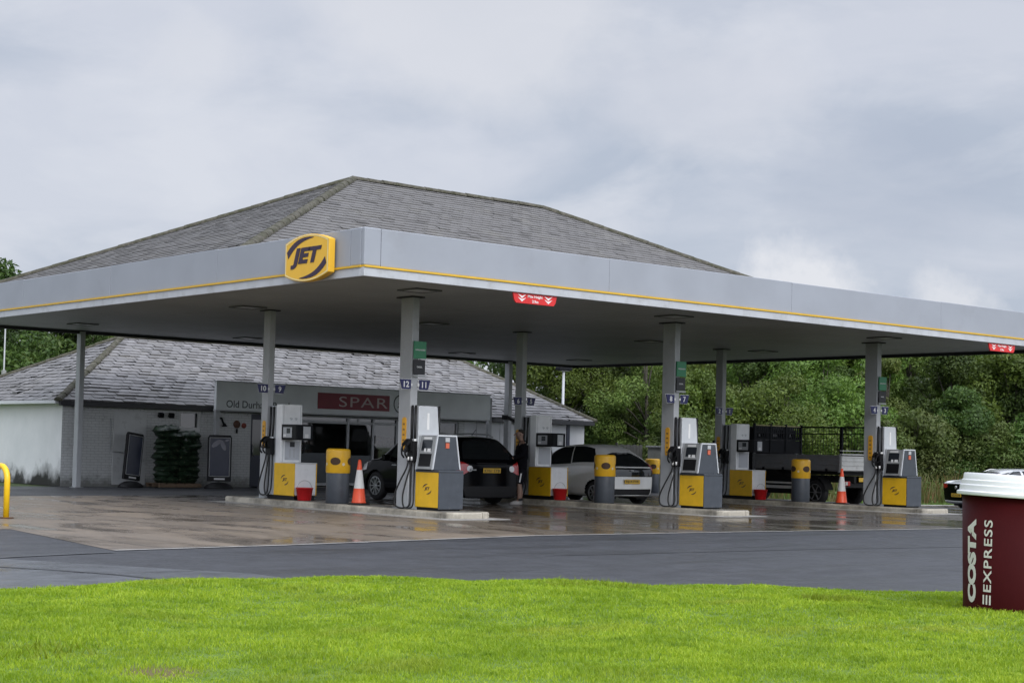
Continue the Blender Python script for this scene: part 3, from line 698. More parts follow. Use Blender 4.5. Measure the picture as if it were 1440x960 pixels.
# ------------------------------------------------------------------ pump islands
def island(i):
    x0=2.60+i*SX; x1=x0+1.06; y0,y1=.78,9.05
    where=['left','middle','right'][i]
    t=thing('pump_island','pale kerbed concrete pump island under the '+['columns numbered 12 and 10','columns numbered 8 and 6','columns numbered 4 and 2'][i],'pump island',((x0+x1)/2,y0,0),group='pump islands')
    def outline(r,ins):
        pts=[];X0,X1,Y0,Y1=x0+ins,x1-ins,y0+ins,y1-ins
        for cx,cy,a0 in((X0+r,Y0+r,180),(X1-r,Y0+r,270),(X1-r,Y1-r,0),(X0+r,Y1-r,90)):
            for k in range(7): a=R(a0+k*15); pts.append((cx+r*math.cos(a),cy+r*math.sin(a)))
        return pts
    o=outline(.30,0); n=len(o); prof=[(0,0),(.0,.105),(.022,.132),(.13,.135),(.13,.08)]
    rings=[outline(.30-ins*.99,ins) for ins,z in prof]
    b=MB()
    # kerb in separate stones with mortar gaps
    per=[0]
    for k in range(n): a=o[k];c=o[(k+1)%n]; per.append(per[-1]+math.hypot(a[0]-c[0],a[1]-c[1]))
    def at(ring,s):
        s%=per[-1]; k=max(j for j in range(n) if per[j]<=s+1e-9); f=(s-per[k])/max(1e-9,per[k+1]-per[k]); a=ring[k];c=ring[(k+1)%n]; return (a[0]+(c[0]-a[0])*f,a[1]+(c[1]-a[1])*f)
    s=0
    while s<per[-1]-.05:
        Ls=min(.915,per[-1]-s); m=7; vs=[];dz=random.uniform(-.005,.005)
        for q in range(m+1):
            ss=s+.006+(Ls-.012)*q/m
            for ring,(ins,z) in zip(rings,prof): p=at(ring,ss); vs.append((p[0],p[1],z+dz if z>0 else 0))
        w=len(prof); fs=[(q*w+r,(q+1)*w+r,(q+1)*w+r+1,q*w+r+1) for q in range(m) for r in range(w-1)]
        fs+=[tuple(range(w)),tuple(m*w+r for r in range(w))[::-1]]
        b.add(vs,fs); s+=Ls
    b.build('kerb',MT['kerb_stone'],t,world=True)
    b=MB(); q=outline(.22,.10); b.add([(x,y,.124) for x,y in q],[tuple(range(len(q)))]); b.build('surface',MT['island_top'],t,world=True)
    # sloping concrete haunch at the foot of the kerb
    b=MB(); q0=outline(.34,-.30); q1=outline(.30,-.002); nn=len(q0)
    b.add([(x,y,.0105) for x,y in q0]+[(x,y,.024) for x,y in q1],[(k,(k+1)%nn,nn+(k+1)%nn,nn+k) for k in range(nn)]); b.build('haunch',MT['channel_concrete'],t,world=True)
for i in range(3): island(i)

# ------------------------------------------------------------------ pumps
def jet_mark(b,o,u,v,s,m=0):
    """small two-arc mark with the three letters, s = overall width; o is the centre"""
    o=Vector(o);u=Vector(u);v=Vector(v);n=u.cross(v)
    b.text('JET',o-u*s*.30-v*s*.13,u,v,height=s*.27,width=s*.60,depth=.003,shear=.25,bold=.02,m=m)
    for sg in(1,-1):
        pts=[]
        K=10
        for k in range(K+1):
            a=R(85+85*k/K) if sg>0 else R(-95+85*k/K)
            w=.045*math.sin(math.pi*min(1,(k/K)*.9+.1))+.004 if sg>0 else .045*math.sin(math.pi*min(1,(k/K)*.9+.1))+.004
            pts.append((a,w))
        vs=[]
        for a,w in pts:
            for rr in(.44-w*1.5,.44+w*.5): vs.append(o+u*s*rr*1.15*math.cos(a)+v*s*rr*.80*math.sin(a)+n*.002)
        b.add(vs,[(2*k,2*k+1,2*k+3,2*k+2) for k in range(K)],m)
# local axes of a pump: origin on the island top under the post side; -y runs to the near end of the island
def hoses(t,xs,y,top,nz,side=-1,loop=.0):
    b=MB(); 
    for k,x in enumerate(xs):
        b.tube([(x,y,top),(x,y,nz+.1),(x,y+.01,nz)],.017,8)
    b.build('hose_drop',MT['rubber_black'],t)
def nozzle(b,x,y,z,s):
    # holster block + gun with spout and guard, pointing to side s (along x)
    b.bar((x+s*.02,y,z-.02),(x+s*.06,y,z+.22),.05,.05)
    b.bar((x+s*.06,y,z+.20),(x+s*.16,y,z+.10),.045,.05)
    b.tube([(x+s*.16,y,z+.10),(x+s*.19,y,z+.02),(x+s*.18,y,z-.08),(x+s*.13,y,z-.14)],.018,6)
    b.tube([(x+s*.04,y,z+.0),(x+s*.09,y,z-.04),(x+s*.15,y,z-.02),(x+s*.17,y,z+.06)],.012,6)
def pump_a():
    t=thing('fuel_pump','','fuel pump',(2.98,1.66,.124),group='fuel pumps')
    W=.57; D=.73     # x 0..W, y 0..D
    b=MB(); b.box(.03,W-.03,.03,D+.42,.0,.05); b.build('plinth',MT['black_plastic'],t)
    b=MB(); b.box(.02,W-.02,.016,D-.01,.05,.70); b.build('base_cabinet',MT['pump_charcoal'],t,bevel=.012)
    for x,s in((0,-1),(W,1)):
        b=MB(); b.box(min(x,x-s*.02),max(x,x-s*.02),.012,D-.004,.055,.715); p=b.build('yellow_panel',MT['pump_yellow'],t,bevel=.008)
        b=MB(); jet_mark(b,(x+s*.003,.35,.40),(0,s,0),(0,0,1),.27); b.build('emblem',MT['jet_navy'],p,recalc=False)
    b=MB(); b.box(.0,W+.012,-.012,.0105,.03,.715); b.build('end_cover',MT['pump_charcoal'],t,bevel=.006)
    b=MB(); b.box(-.004,W+.014,-.014,D*.99,.716,.76); b.build('base_lid',MT['pump_charcoal'],t,bevel=.012)
    # payment terminal: a wedge, narrow at the top, dark ends with pale edging
    z0,z1=.765,1.425; e0,e1=-.055,.055; DY=.13
    b=MB(); b.prism([(e0+.012,z0),(W-e0-.012,z0),(W-e1-.012,z1-.012),(e1+.012,z1-.012)],(0,.02+DY,0),(1,0,0),(0,0,1),(0,.51,0)); term=b.build('payment_terminal',MT['pump_charcoal'],t)
    for y in(.005+DY,.515+DY):
        b=MB()
        q=[(e0,z0),(W-e0,z0),(W-e1,z1),(e1,z1)]; c=[(e0+.03,z0+.02),(W-e0-.03,z0+.02),(W-e1-.02,z1-.03),(e1+.02,z1-.03)]
        for k in range(4):
            j=(k+1)%4
            if k==0: continue
            b.prism([q[k],q[j],c[j],c[k]],(0,y,0),(1,0,0),(0,0,1),(0,.03,0))
        b.build('edging',MT['pump_silver'],term)
    sl=(e1-e0)/(z1-z0)
    for s in(-1,1):
        def X(z,o=0):
            return (e0+sl*(z-z0)-o) if s<0 else (W-e0-sl*(z-z0)+o)
        def patch(ya,yb,za,zb,m,name,o=.004,h=0,par=term):
            b=MB(); vs=[(X(za,o),ya+DY,za),(X(za,o),yb+DY,za),(X(zb,o),yb+DY,zb),(X(zb,o),ya+DY,zb),(X(za,-.01),ya+DY,za),(X(za,-.01),yb+DY,za),(X(zb,-.01),yb+DY,zb),(X(zb,-.01),ya+DY,zb)]
            b.add(vs,[(0,1,2,3),(0,1,5,4),(1,2,6,5),(2,3,7,6),(3,0,4,7)]); b.build(name,m,par)
        patch(.045,.50,z0+.01,z1-.02,MT['galv'],'front_plate',.006)
        patch(.09,.46,z0+.06,z0+.30,MT['black_plastic'],'receipt_recess',.010)
        patch(.12,.43,z1-.30,z1-.10,MT['screen_dark'],'display',.010)
        patch(.14,.24,z0+.335,z0+.40,MT['print_white'],'card_reader',.012)
        patch(.28,.34,z0+.335,z0+.40,MT['print_white'],'keypad',.012)
        patch(.16,.40,z1-.085,z1-.045,MT['print_white'],'notice',.011)
    b=MB(); b.box(W/2-.03,W/2+.05,.0005+DY,.0195+DY,z0+.41,z0+.51); b.build('red_sticker',mat('sticker_orange',(.55,.12,.06),.5),term)
    b=MB(); b.box(W/2-.04,W/2+.06,.001+DY,.0195+DY,z0+.53,z0+.61); b.build('grey_sticker',MT['frame_grey'],term)
    # tall slab tower behind the terminal, its broad face to the end of the island
    tz=1.975; TX0,TX1,TY0,TY1=.02,.52,.70,.90
    b=MB(); b.prism([(TX0,0),(TX1,0),(TX1,1.45),(TX1-.05,tz-.02),(TX1-.07,tz),(TX0+.02,tz),(TX0,tz-.02)],(0,TY0,0),(1,0,0),(0,0,1),(0,TY1-TY0,0)); tw=b.build('tower',MT['pump_silver'],t,bevel=.01)
    b=MB(); b.box(.22,.275,TY0-.006,TY0-.001,1.52,1.84); b.build('light_strip',MT['print_white'],tw)
    for s in(-1,1):
        x=TX0 if s<0 else TX1
        b=MB(); b.box(min(x,x+s*.10),max(x,x+s*.10),.72,.91,.90,1.30); b.build('holster',MT['black_plastic'],t,bevel=.01)
        for k,y in enumerate((.755,.86)):
            b=MB(); b.tube([(x+s*.03,y,1.985),(x+s*.035,y,1.6),(x+s*.035,y,1.34)],.022,8)
            b.tube([(x+s*.035,y,1.34),(x+s*.035,y,1.27)],.028,8,m=1); b.build('hose_drop',[MT['rubber_black'],MT['print_white']],t)
            b=MB(); nozzle(b,x+s*.08,y,1.12,s); b.tube([(x+s*.10,y,1.0),(x+s*.10,y,.93)],.024,6,m=1); b.build('nozzle',[MT['black_plastic'],MT['print_white']],t)
            yy=y; dy=.30 if k else .14
            pts=[(x+s*.10,yy,.95),(x+s*.12,yy+.03,.78),(x+s*.17,yy+dy*.6,.5),(x+s*.19,yy+dy,.24),(x+s*.17,yy+dy*.9,.05),(x+s*.10,yy+dy*.3,.022),(x+s*.06,yy-.02,.10),(x+s*.035,yy,.4),(x+s*.03,yy,.90)]
            b=MB(); b.tube(smoothpts(pts),.016,8); b.build('hose',MT['rubber_black'],t)
    return t
def smoothpts(pts,n=6):
    P_=[Vector(p) for p in pts]; out=[]
    for i in range(len(P_)-1):
        p0=P_[max(i-1,0)];p1=P_[i];p2=P_[i+1];p3=P_[min(i+2,len(P_)-1)]
        for k in range(n):
            t=k/n; out.append(.5*((2*p1)+(p2-p0)*t+(2*p0-5*p1+4*p2-p3)*t*t+(-p0+3*p1-3*p2+p3)*t**3))
    out.append(P_[-1]); return out
def pump_b():
    t=thing('fuel_pump','','fuel pump',(2.98,6.66,.124),group='fuel pumps')
    W=.57; D=.80
    b=MB(); b.box(.03,W-.03,.03,D+.3,.0,.09); b.build('plinth',MT['black_plastic'],t)
    b=MB(); b.box(.022,W-.022,.0,D-.01,.10,.77); b.build('base_cabinet',MT['pump_white'],t,bevel=.012)
    for x,s in((0,-1),(W,1)):
        b=MB(); b.box(min(x,x-s*.02),max(x,x-s*.02),-.005,D,.09,.775); p=b.build('yellow_panel',MT['pump_yellow'],t,bevel=.008)
        b=MB(); jet_mark(b,(x+s*.003,.36,.42),(0,s,0),(0,0,1),.30); b.build('emblem',MT['jet_navy'],p,recalc=False)
    b=MB(); b.box(.0,W,-.005,D,.776,.79); b.build('base_lid',MT['pump_white'],t,bevel=.006)
    # tall white tower at the far end of the base
    TX0,TX1,TY0,TY1=.03,.55,.60,.82
    b=MB(); b.box(TX0,TX1,TY0,TY1,.79,2.03); tw=b.build('tower',MT['pump_white'],t,bevel=.015)
    b=MB(); b.box(TX0+.02,TX1-.02,TY1+.002,TY1+.28,.05,2.0); b.build('hose_cabinet',MT['pump_silver'],t,bevel=.012)
    b=MB(); b.box(TX0+.10,TX1-.05,TY0-.006,TY0-.001,.84,1.25); pl=b.build('info_plate',MT['fascia_lip'],tw)
    b=MB(); b.box(TX0+.22,TX0+.34,TY0-.009,TY0-.0065,1.12,1.23); b.build('print',MT['print_black'],pl)
    for q in range(2):
        b=MB(); b.box(TX0+.21+q*.10,TX0+.245+q*.10,TY0-.009,TY0-.0065,.89,1.09); b.build('print',MT['frame_grey'],pl)
    b=MB(); b.text('9 9',(TX0+.20,TY0-.004,1.69),(1,0,0),(0,0,1),height=.06,width=.19); b.build('print',MT['frame_grey'],tw)
    for q in(TX0+.05,TX1-.05):
        b=MB(); b.box(q-.004,q+.004,TY0-.003,TY0-.0005,.8,2.0); b.build('seam',MT['frame_grey'],tw)
    # display head: a dark box carried on the front of the tower, screens toward both lanes
    HX0,HX1=.03,.40
    b=MB(); b.box(HX0,HX1,.02,TY0-.002,1.27,1.60); hd=b.build('display_head',MT['black_plastic'],t,bevel=.015)
    for s in(-1,1):
        xf=HX0 if s<0 else HX1
        b=MB(); b.box(min(xf,xf+s*.006),max(xf,xf+s*.006),.18,.52,1.32,1.54); b.build('display',MT['frame_grey'],hd)
        b=MB(); b.box(min(xf+s*.007,xf+s*.010),max(xf+s*.007,xf+s*.010),.24,.38,1.41,1.52); b.build('screen',MT['screen_dark'],hd)
        b=MB(); b.box(min(xf+s*.007,xf+s*.010),max(xf+s*.007,xf+s*.010),.40,.50,1.34,1.39); b.build('keypad',MT['print_white'],hd)
    b=MB(); b.box(HX0+.01,HX1+.04,-.012,.015,1.275,1.595); ad=b.build('advert_board',MT['truck_dark'],t,bevel=.005)
    b=MB(); b.box(HX0+.16,HX1-.03,-.017,-.0125,1.31,1.56); b.build('advert',MT['frame_grey'],ad)
    b=MB(); b.box(HX0+.20,HX1-.08,-.020,-.0175,1.32,1.40); b.build('notice',MT['frame_white'],ad)
    for s in(-1,1):
        x=TX0 if s<0 else TX1
        b=MB(); b.box(min(x,x+s*.10),max(x,x+s*.10),.86,1.07,.95,1.30); b.build('holster',MT['black_plastic'],t,bevel=.01)
        for k,y in enumerate((.90,1.02)):
            b=MB(); b.tube([(x+s*.01,y,1.98),(x+s*.015,y,1.6),(x+s*.03,y,1.33)],.022,8); b.tube([(x+s*.03,y,1.33),(x+s*.03,y,1.27)],.027,8,m=1); b.build('hose_drop',[MT['rubber_black'],MT['print_white']],t)
            b=MB(); nozzle(b,x+s*.08,y,1.12,s); b.build('nozzle',MT['black_plastic'],t)
            dy=.22 if k else .10
            pts=[(x+s*.10,y,.98),(x+s*.12,y+.02,.8),(x+s*.14,y+dy*.6,.5),(x+s*.14,y+dy,.26),(x+s*.12,y+dy*.8,.10),(x+s*.08,y+.02,.10),(x+s*.03,y,.3),(x+s*.02,y,.95)]
            b=MB(); b.tube(smoothpts(pts),.016,8); b.build('hose',MT['rubber_black'],t)
    return t
nums=[(12,11,10,9),(8,7,6,5),(4,3,2,1)]
pa=pump_a(); pb=pump_b()
for i in range(3):
    la='charcoal ended fuel pump with payment terminal before the column numbered %d and %d'%nums[i][:2]
    lb='white towered fuel pump with black display head by the column numbered %d and %d'%nums[i][2:]
    if i==0: pa['label']=la; pb['label']=lb
    else: dup(pa,(2.98+i*SX,1.66,.124),la); dup(pb,(2.98+i*SX,6.66,.124),lb)

# ------------------------------------------------------------------ signs on the columns
for i in range(3):
    x=AX+i*SX
    for row,(y,hx,hy) in enumerate(((2.76,.082,.19),(7.888,.075,.125))):
        for side in(0,1):
            num=nums[i][row*2+side]
            b=MB(); w=.26; h=.185; z=2.415 if row==0 else 2.40; yy=y-hy-.005
            if side==0: q=[(x-hx-.02-w,z+h),(x-hx-.02-w+.055,z),(x-hx-.02,z),(x-hx-.02,z+h)]; tx=x-hx-.02-w*.42
            else: q=[(x+hx+.02,z+h),(x+hx+.02,z),(x+hx+.02+w-.055,z),(x+hx+.02+w,z+h)]; tx=x+hx+.02+w*.42
            e=.012
            b.prism(q,(0,yy-.025,0),(1,0,0),(0,0,1),(0,.02,0),0)
            cx=sum(p[0] for p in q)/4; cz=z+h/2
            b.add([(cx+(p[0]-cx)*1.06,yy-.004,cz+(p[1]-cz)*1.10) for p in q],[(0,1,2,3)],1)
            b.text(str(num),(tx,yy-.0275,z+.035),(1,0,0),(0,0,1),height=.115,bold=.02,m=1,align='c')
            if side==0: b.box(x-hx-.02,x-hx+.02,yy-.02,yy+.0,z+.06,z+.11,1)
            else: b.box(x+hx-.02,x+hx+.02,yy-.02,yy+.0,z+.06,z+.11,1)
            solo(b,'number_sign',[MT['sign_navy'],MT['print_white']],'navy pump number sign reading %d on its grey column'%num,'number sign',(cx,yy,z),'pump number signs')
        # long yellow plaque low on the column's left face
        b=MB(); z0,z1=(1.25,1.88) if row==0 else (1.22,1.80)
        xx=x-hx; yc=y-.02; wv=.065 if row==0 else .06
        pts=[]
        for k in range(9): a=R(20*k+10); pts.append((yc+wv*math.cos(a),z1-.05+.05*math.sin(a)))
        for k in range(9): a=R(180+20*k+10); pts.append((yc+wv*math.cos(a),z0+.05+.05*math.sin(a)))
        b.prism(pts,(xx-.016,0,0),(0,1,0),(0,0,1),(.014,0,0),0)
        for k in range(5):
            zz=z0+.07+k*(z1-z0-.12)/5; b.box(xx-.019,xx-.0165,yc-.03,yc+.03,zz,zz+.035,1)
        solo(b,'yellow_plaque',[MT['plaque_yellow'],mat('plaque_ink',(.25,.13,.03),.5)],'tall narrow yellow plaque on the left face of the column numbered %d'%nums[i][row*2],'plaque',(xx,yc,z0),'yellow plaques on the columns')
    # green over black grade panel high on the front columns
    yy=2.57-.012; x0,x1=x-.06,x+.23
    t=thing('grade_panel','green over black fuel panel high on the column numbered %d and %d'%nums[i][:2],'fuel panel',((x0+x1)/2,yy,2.66),group='fuel panels on the columns')
    b=MB(); b.box(x0,x1,yy-.04,yy-.008,3.005,3.34); u=b.build('green_panel',MT['sign_green'],t,world=True,bevel=.004)
    b=MB(); b.text('UNLEADED',(x0+.03,yy-.0425,3.16),(1,0,0),(0,0,1),height=.03,width=.23,bold=.01); b.build('lettering',MT['print_white'],u,world=True)
    b=MB(); b.box(x0,x1-.02,yy-.04,yy-.008,2.70,2.985); u=b.build('black_panel',MT['print_black'],t,world=True,bevel=.004)
    b=MB(); b.text('DIESEL',(x0+.07,yy-.0425,2.83),(1,0,0),(0,0,1),height=.03,width=.13,bold=.01); b.build('lettering',MT['print_white'],u,world=True)
    b=MB(); b.box(x0-.01,x1-.01,yy-.044,yy-.004,2.655,2.69); b.build('rail',MT['galv'],t,world=True)

# ------------------------------------------------------------------ JET sign on the left fascia, height signs on the front one
js=thing('canopy_sign','bulging yellow illuminated style sign lettered JET between two dark arcs','sign',(-.02,1.52,4.16))
yc,zc=1.52,4.565; hw,hh=.70,.29
def outline_js(g=0):
    pts=[]; 
    for k in range(13):
        t=-1+2*k/12; pts.append((t*(hw-g),hh-g*.6+(.125)*(1-t*t)))
    return pts+[(-p,-q) for p,q in pts]
b=MB(); b.prism(outline_js(0),(-.036,yc,zc),(0,-1,0),(0,0,1),(-.13,0,0)); b.build('case',MT['jet_yellow'],js,world=True,bevel=.012)
b=MB(); 
o1=outline_js(.02); o2=outline_js(.05); n=len(o1)
b.add([(-.1685,yc-p,zc+q) for p,q in o1]+[(-.1685,yc-p,zc+q) for p,q in o2],[(k,(k+1)%n,n+(k+1)%n,n+k) for k in range(n)]); b.build('pale_border',mat('pale_border',(.82,.66,.30),.45),js,world=True)
b=MB(); b.text('JET',(-.171,yc+.50,zc-.175),(0,-1,0),(0,0,1),height=.36,width=.98,depth=.006,shear=.22,bold=.05); b.build('lettering',MT['jet_navy'],js,world=True)
b=MB()
for sg_ in(1,-1):
    vs=[];K=16
    for k in range(K+1):
        t=k/K; 
        # thick rounded foot at the side, running thin toward the middle of the top (or bottom)
        px=-.635+.86*t; top=.29+.125*(1-(px/.70)**2)-.05
        top-=.13*(1-t)**4
        wd=.115*(1-t)**.75+.004
        vs+=[(-.1705,yc-sg_*px,zc+sg_*top),(-.1705,yc-sg_*(px+wd*.42),zc+sg_*(top-wd))]
    b.add(vs,[(2*k,2*k+1,2*k+3,2*k+2) for k in range(K)])
b.build('arcs',MT['jet_navy'],js,world=True)
for x0,x1,lab in((3.32,4.39,'red hanging height limit sign under the fascia near the canopy corner'),(18.35,19.48,'red hanging height limit sign under the far right end of the fascia')):
    t=thing('height_sign',lab,'height sign',((x0+x1)/2,.05,3.965),group='height limit signs')
    b=MB(); z0,z1=3.975,4.16; b.prism([(x0,z1),(x0+.035,z0+.05),(x0+.08,z0),(x1-.08,z0),(x1-.035,z0+.05),(x1,z1)],(0,.035,0),(1,0,0),(0,0,1),(0,.03,0)); b.build('panel',MT['sign_red'],t,world=True,bevel=.004)
    b=MB(); xm=(x0+x1)/2
    b.text('Max Height',(xm,.033,4.075),(1,0,0),(0,0,1),height=.062,width=.36,bold=.02,align='c'); b.text('3.9m',(xm,.033,3.998),(1,0,0),(0,0,1),height=.052,width=.15,bold=.02,align='c')
    for cx in(x0+.215,x1-.215):
        for cz in(4.115,4.055):
            b.add([(cx-.10,.033,cz+.03),(cx,.033,cz-.005),(cx+.10,.033,cz+.03),(cx,.033,cz-.05)],[(0,1,2),(0,1,3)][:0] or [(0,3,2,1)])
    b.build('lettering',MT['print_white'],t,world=True)
# soffit lights
LT=[(2.3,1.5,'in front of the column numbered 12'),(2.3,7.6,'beside the column numbered 10'),(2.4,15.8,'in front of the far left column'),(7.6,16.5,'by the shop eaves left of the column 10'),(7.3,7.7,'just right of the column numbered 12'),(15.0,16.3,'over the middle of the shop roof'),(14.2,7.4,'left of the column numbered 8'),(19.2,15.6,'above the lamp post'),(18.6,7.4,'between the columns numbered 2 and 4'),(9.0,1.5,'behind the red height sign'),(16.2,1.5,'left of the column numbered 4')]
P('diffuser',(.42,.43,.42),.3,0,.05); P('light_frame',(.10,.105,.10),.5)
for x,y,w in LT:
    t=thing('canopy_light','flat light fitting in the canopy soffit '+w,'ceiling light',(x,y,ZS),group='lights in the canopy soffit')
    h=.30; g=.24; zb=ZS-.028
    b=MB(); b.box(x-h,x+h,y-h,y-g,zb,ZS-.002); b.box(x-h,x+h,y+g,y+h,zb,ZS-.002); b.box(x-h,x-g,y-g,y+g,zb,ZS-.002); b.box(x+g,x+h,y-g,y+g,zb,ZS-.002)
    b.build('frame',MT['light_frame'],t,world=True,bevel=.006); b=MB(); b.box(x-g,x+g,y-g,y+g,ZS-.02,ZS-.004); b.build('diffuser',MT['diffuser'],t,world=True)
# camera on the back column, small fittings on the soffit
b=MB(); b.box(18.40,18.48,18.18,18.42,2.28,2.42); b.bar((18.44,18.1,2.34),(18.40,17.75,2.24),.12,.11); b.bar((18.44,18.20,2.36),(18.44,18.06,2.34),.04)
solo(b,'security_camera',MT['black_plastic'],'black security camera on the thin back column behind the person','camera',(18.44,18.2,2.3),bevel=.01)

# ------------------------------------------------------------------ bins, cones, buckets
def wrap_ellipse(b,c,r,a0,ha,hz,z,m,n=20,off=.003):
    vs=[(c[0]+(r+off)*math.cos(a0),c[1]+(r+off)*math.sin(a0),z)]
    for ring in(.5,1):
        for k in range(n):
            t=2*math.pi*k/n; a=a0+ha*ring*math.cos(t); vs.append((c[0]+(r+off)*math.cos(a),c[1]+(r+off)*math.sin(a),z+hz*ring*math.sin(t)))
    fs=[(0,1+k,1+(k+1)%n) for k in range(n)]+[(1+k,1+n+k,1+n+(k+1)%n,1+(k+1)%n) for k in range(n)]
    b.add(vs,fs,m)
P('bin_opening',(.05,.022,.006),.6); P('sticker_cream',(.62,.55,.38),.5)
def bin_(x,y,z,label,rot=0):
    t=thing('litter_bin',label,'litter bin',(x,y,z),group='yellow topped litter bins')
    r=.235
    b=MB(); b.lathe([(0,.0),(r-.01,.0),(r,.02),(r,.62),(r-.004,.63),(0,.63)],(0,0,0),40); b.build('body',MT['pump_charcoal'],t)
    b=MB(); b.lathe([(r+.004,.62),(r+.012,.635),(r+.012,1.06),(r+.004,1.09),(r-.03,1.115),(r-.06,1.10),(r-.10,1.085),(0,1.08)],(0,0,0),40); hd=b.build('hood',MT['bin_yellow'],t)
    for a in(222,310,42,130):
        b=MB(); wrap_ellipse(b,(0,0),r+.012,R(a+rot),R(25),.078,.86,0); b.build('opening',MT['bin_opening'],hd)
        b=MB(); wrap_ellipse(b,(0,0),r+.012,R(a+rot+40),R(7),.03,.80,0); b.build('sticker',MT['sticker_cream'],hd)
    return t
bin_(3.0,5.05,.124,'yellow topped litter bin beside the traffic cone on the left island')
bin_(10.2,4.78,.124,'yellow topped litter bin in front of the white hatchback',10)
bin_(17.4,4.98,.124,'yellow topped litter bin in front of the flatbed truck',35)
bin_(22.3,15.3,.0,'yellow topped litter bin by the grey cabinet behind the white hatchback',10)
def cone(x,y,z,label):
    t=thing('traffic_cone',label,'traffic cone',(x,y,z),R(20),group='orange and white traffic cones')
    b=MB(); r=lambda zz:.145-(.145-.028)*(zz-.05)/.85
    b.lathe([(.15,.045),(r(.09),.06),(r(.33),.33),(r(.33),.331),(r(.70),.70),(r(.70),.701),(r(.90),.90),(.02,.905),(.018,.87),(0,.86)],(0,0,0),32,ms=[0,0,1,1,0,0,0,0,0]); b.build('cone_body',[MT['cone_orange'],MT['cone_white']],t)
    b=MB(); b.box(-.17,.17,-.17,.17,.0,.04); b.build('cone_base',MT['rubber_black'],t,bevel=.02)
cone(3.08,4.4,.124,'orange and white traffic cone beside the litter bin near the shop window')
cone(17.42,3.66,.124,'red and white traffic cone behind the truck by the column numbered 4')
def bucket(x,y,label):
    t=thing('bucket',label,'bucket',(x,y,.124),group='red buckets')
    b=MB(); b.lathe([(0,.005),(.135,.005),(.14,.015),(.178,.255),(.188,.26),(.188,.275),(.172,.275),(.13,.03),(0,.03)],(0,0,0),28); b.build('pail',MT['bucket_red'],t)
    b=MB(); b.tube([(.18*math.cos(R(a)),.03*math.sin(R(a))*0,.255+.17*math.sin(R(a))) for a in range(0,181,15)],.006,6); b.build('handle',MT['steel'],t)
bucket(3.12,6.46,'red bucket at the foot of the pump numbered 10')
bucket(3.12+SX,6.46,'red bucket at the foot of the pump by the standing person')
bucket(3.12+2*SX,6.46,'red bucket at the foot of the pump beside the truck')

# yellow hoop barrier at the left
t=thing('hoop_barrier','bright yellow tubular steel hoop barrier at the left edge of the forecourt','barrier',(-5.2,3.15,0))
pts=[(-4.94,2.71,.0),(-4.94,2.71,.62)]+[(-4.94-.22*(1-math.cos(R(a)))*.0-.0,2.71+.24*(1-math.cos(R(a))),.62+.22*math.sin(R(a))) for a in range(15,91,15)]
pts+=[(-4.94,3.6,.84)]+[(-4.94,3.6+.24*math.sin(R(a)),.62+.22*math.cos(R(a))) for a in range(15,91,15)]+[(-4.94,3.84,.0)]
b=MB(); b.tube(pts,.048,14); b.build('hoop',MT['hoop_yellow'],t,world=True)
for y in(2.71,3.84):
    b=MB(); b.lathe([(0,.024),(.12,.024),(.12,.01),(.0,.01)],(-4.94,y,0),16); b.build('foot_plate',MT['rust'],t,world=True)

# ------------------------------------------------------------------ pavement signs, sacks
def pavement_sign(x,y,rz,label,flower,tilt=0):
    t=thing('pavement_sign',label,'pavement sign',(x,y,0.008),rz,group='black pavement signs by the shop wall')
    b=MB()
    b.lathe([(.0,.0),(.40,.0),(.40,.03),(.34,.10),(.20,.16),(.0,.18)],(0,0,0),26); b.v=[(p[0]*1.0,p[1]*.72,p[2]) for p in b.v]; b.build('base',MT['rubber_black'],t)
    c,s_=math.cos(tilt),math.sin(tilt)
    def T(b): 
        b.v=[(p[0]*c+(p[2]-.17)*s_,p[1],.17+(p[2]-.17)*c-p[0]*s_) for p in b.v]; return b
    b=MB(); w=.335
    o=[(-w,.20),(w,.20),(w,1.42),(w-.04,1.50),(-w+.04,1.50),(-w,1.42)]
    b.prism(o,(0,-.04,0),(1,0,0),(0,0,1),(0,.08,0)); fr=T(b).build('frame',MT['black_plastic'],t,bevel=.015)
    for sy in(-1,1):
        y0=-.043 if sy<0 else .043
        b=MB(); b.box(-w+.07,w-.07,min(y0,y0*.95),max(y0,y0*.95),.36,1.40); T(b).build('poster',mat('poster_navy',(.028,.034,.062),.25),fr)
        b=MB()
        for q in(-1,1): b.box(q*(w-.055)-.008,q*(w-.055)+.008,min(y0*1.1,y0*.98),max(y0*1.1,y0*.98),.34,1.43)
        b.box(-w+.065,w-.065,min(y0*1.1,y0*.98),max(y0*1.1,y0*.98),.335,.350); b.box(-w+.065,w-.065,min(y0*1.1,y0*.98),max(y0*1.1,y0*.98),1.415,1.43); T(b).build('clip_rail',MT['frame_grey'],fr)
        b=MB(); b.box(-.14,.16,min(y0*1.05,y0*.98),max(y0*1.05,y0*.98),.245,.29); T(b).build('label_strip',MT['print_white'],fr)
        if flower:
            b=MB()
            for cx,cz,a,l,ww in((-.10,1.26,R(38),.16,.07),(.09,1.21,R(-66),.16,.062),(.20,1.355,R(18),.06,.028)):
                vs=[]
                for k in range(10):
                    th=2*math.pi*k/10; px=l*math.cos(th); pz=ww*math.sin(th); vs.append((cx+px*math.cos(a)-pz*math.sin(a),y0*1.04,cz+px*math.sin(a)+pz*math.cos(a)))
                b.add(vs,[tuple(range(10))])
            T(b).build('petals',mat('petal_grey',(.20,.20,.23),.4),fr)
pavement_sign(5.2,18.45,R(22),'slim black pavement sign turned edgeways by the boarded panel',False,R(6))
pavement_sign(7.55,17.75,R(-25),'black pavement sign with pale petals beside the green sacks',True,R(0))
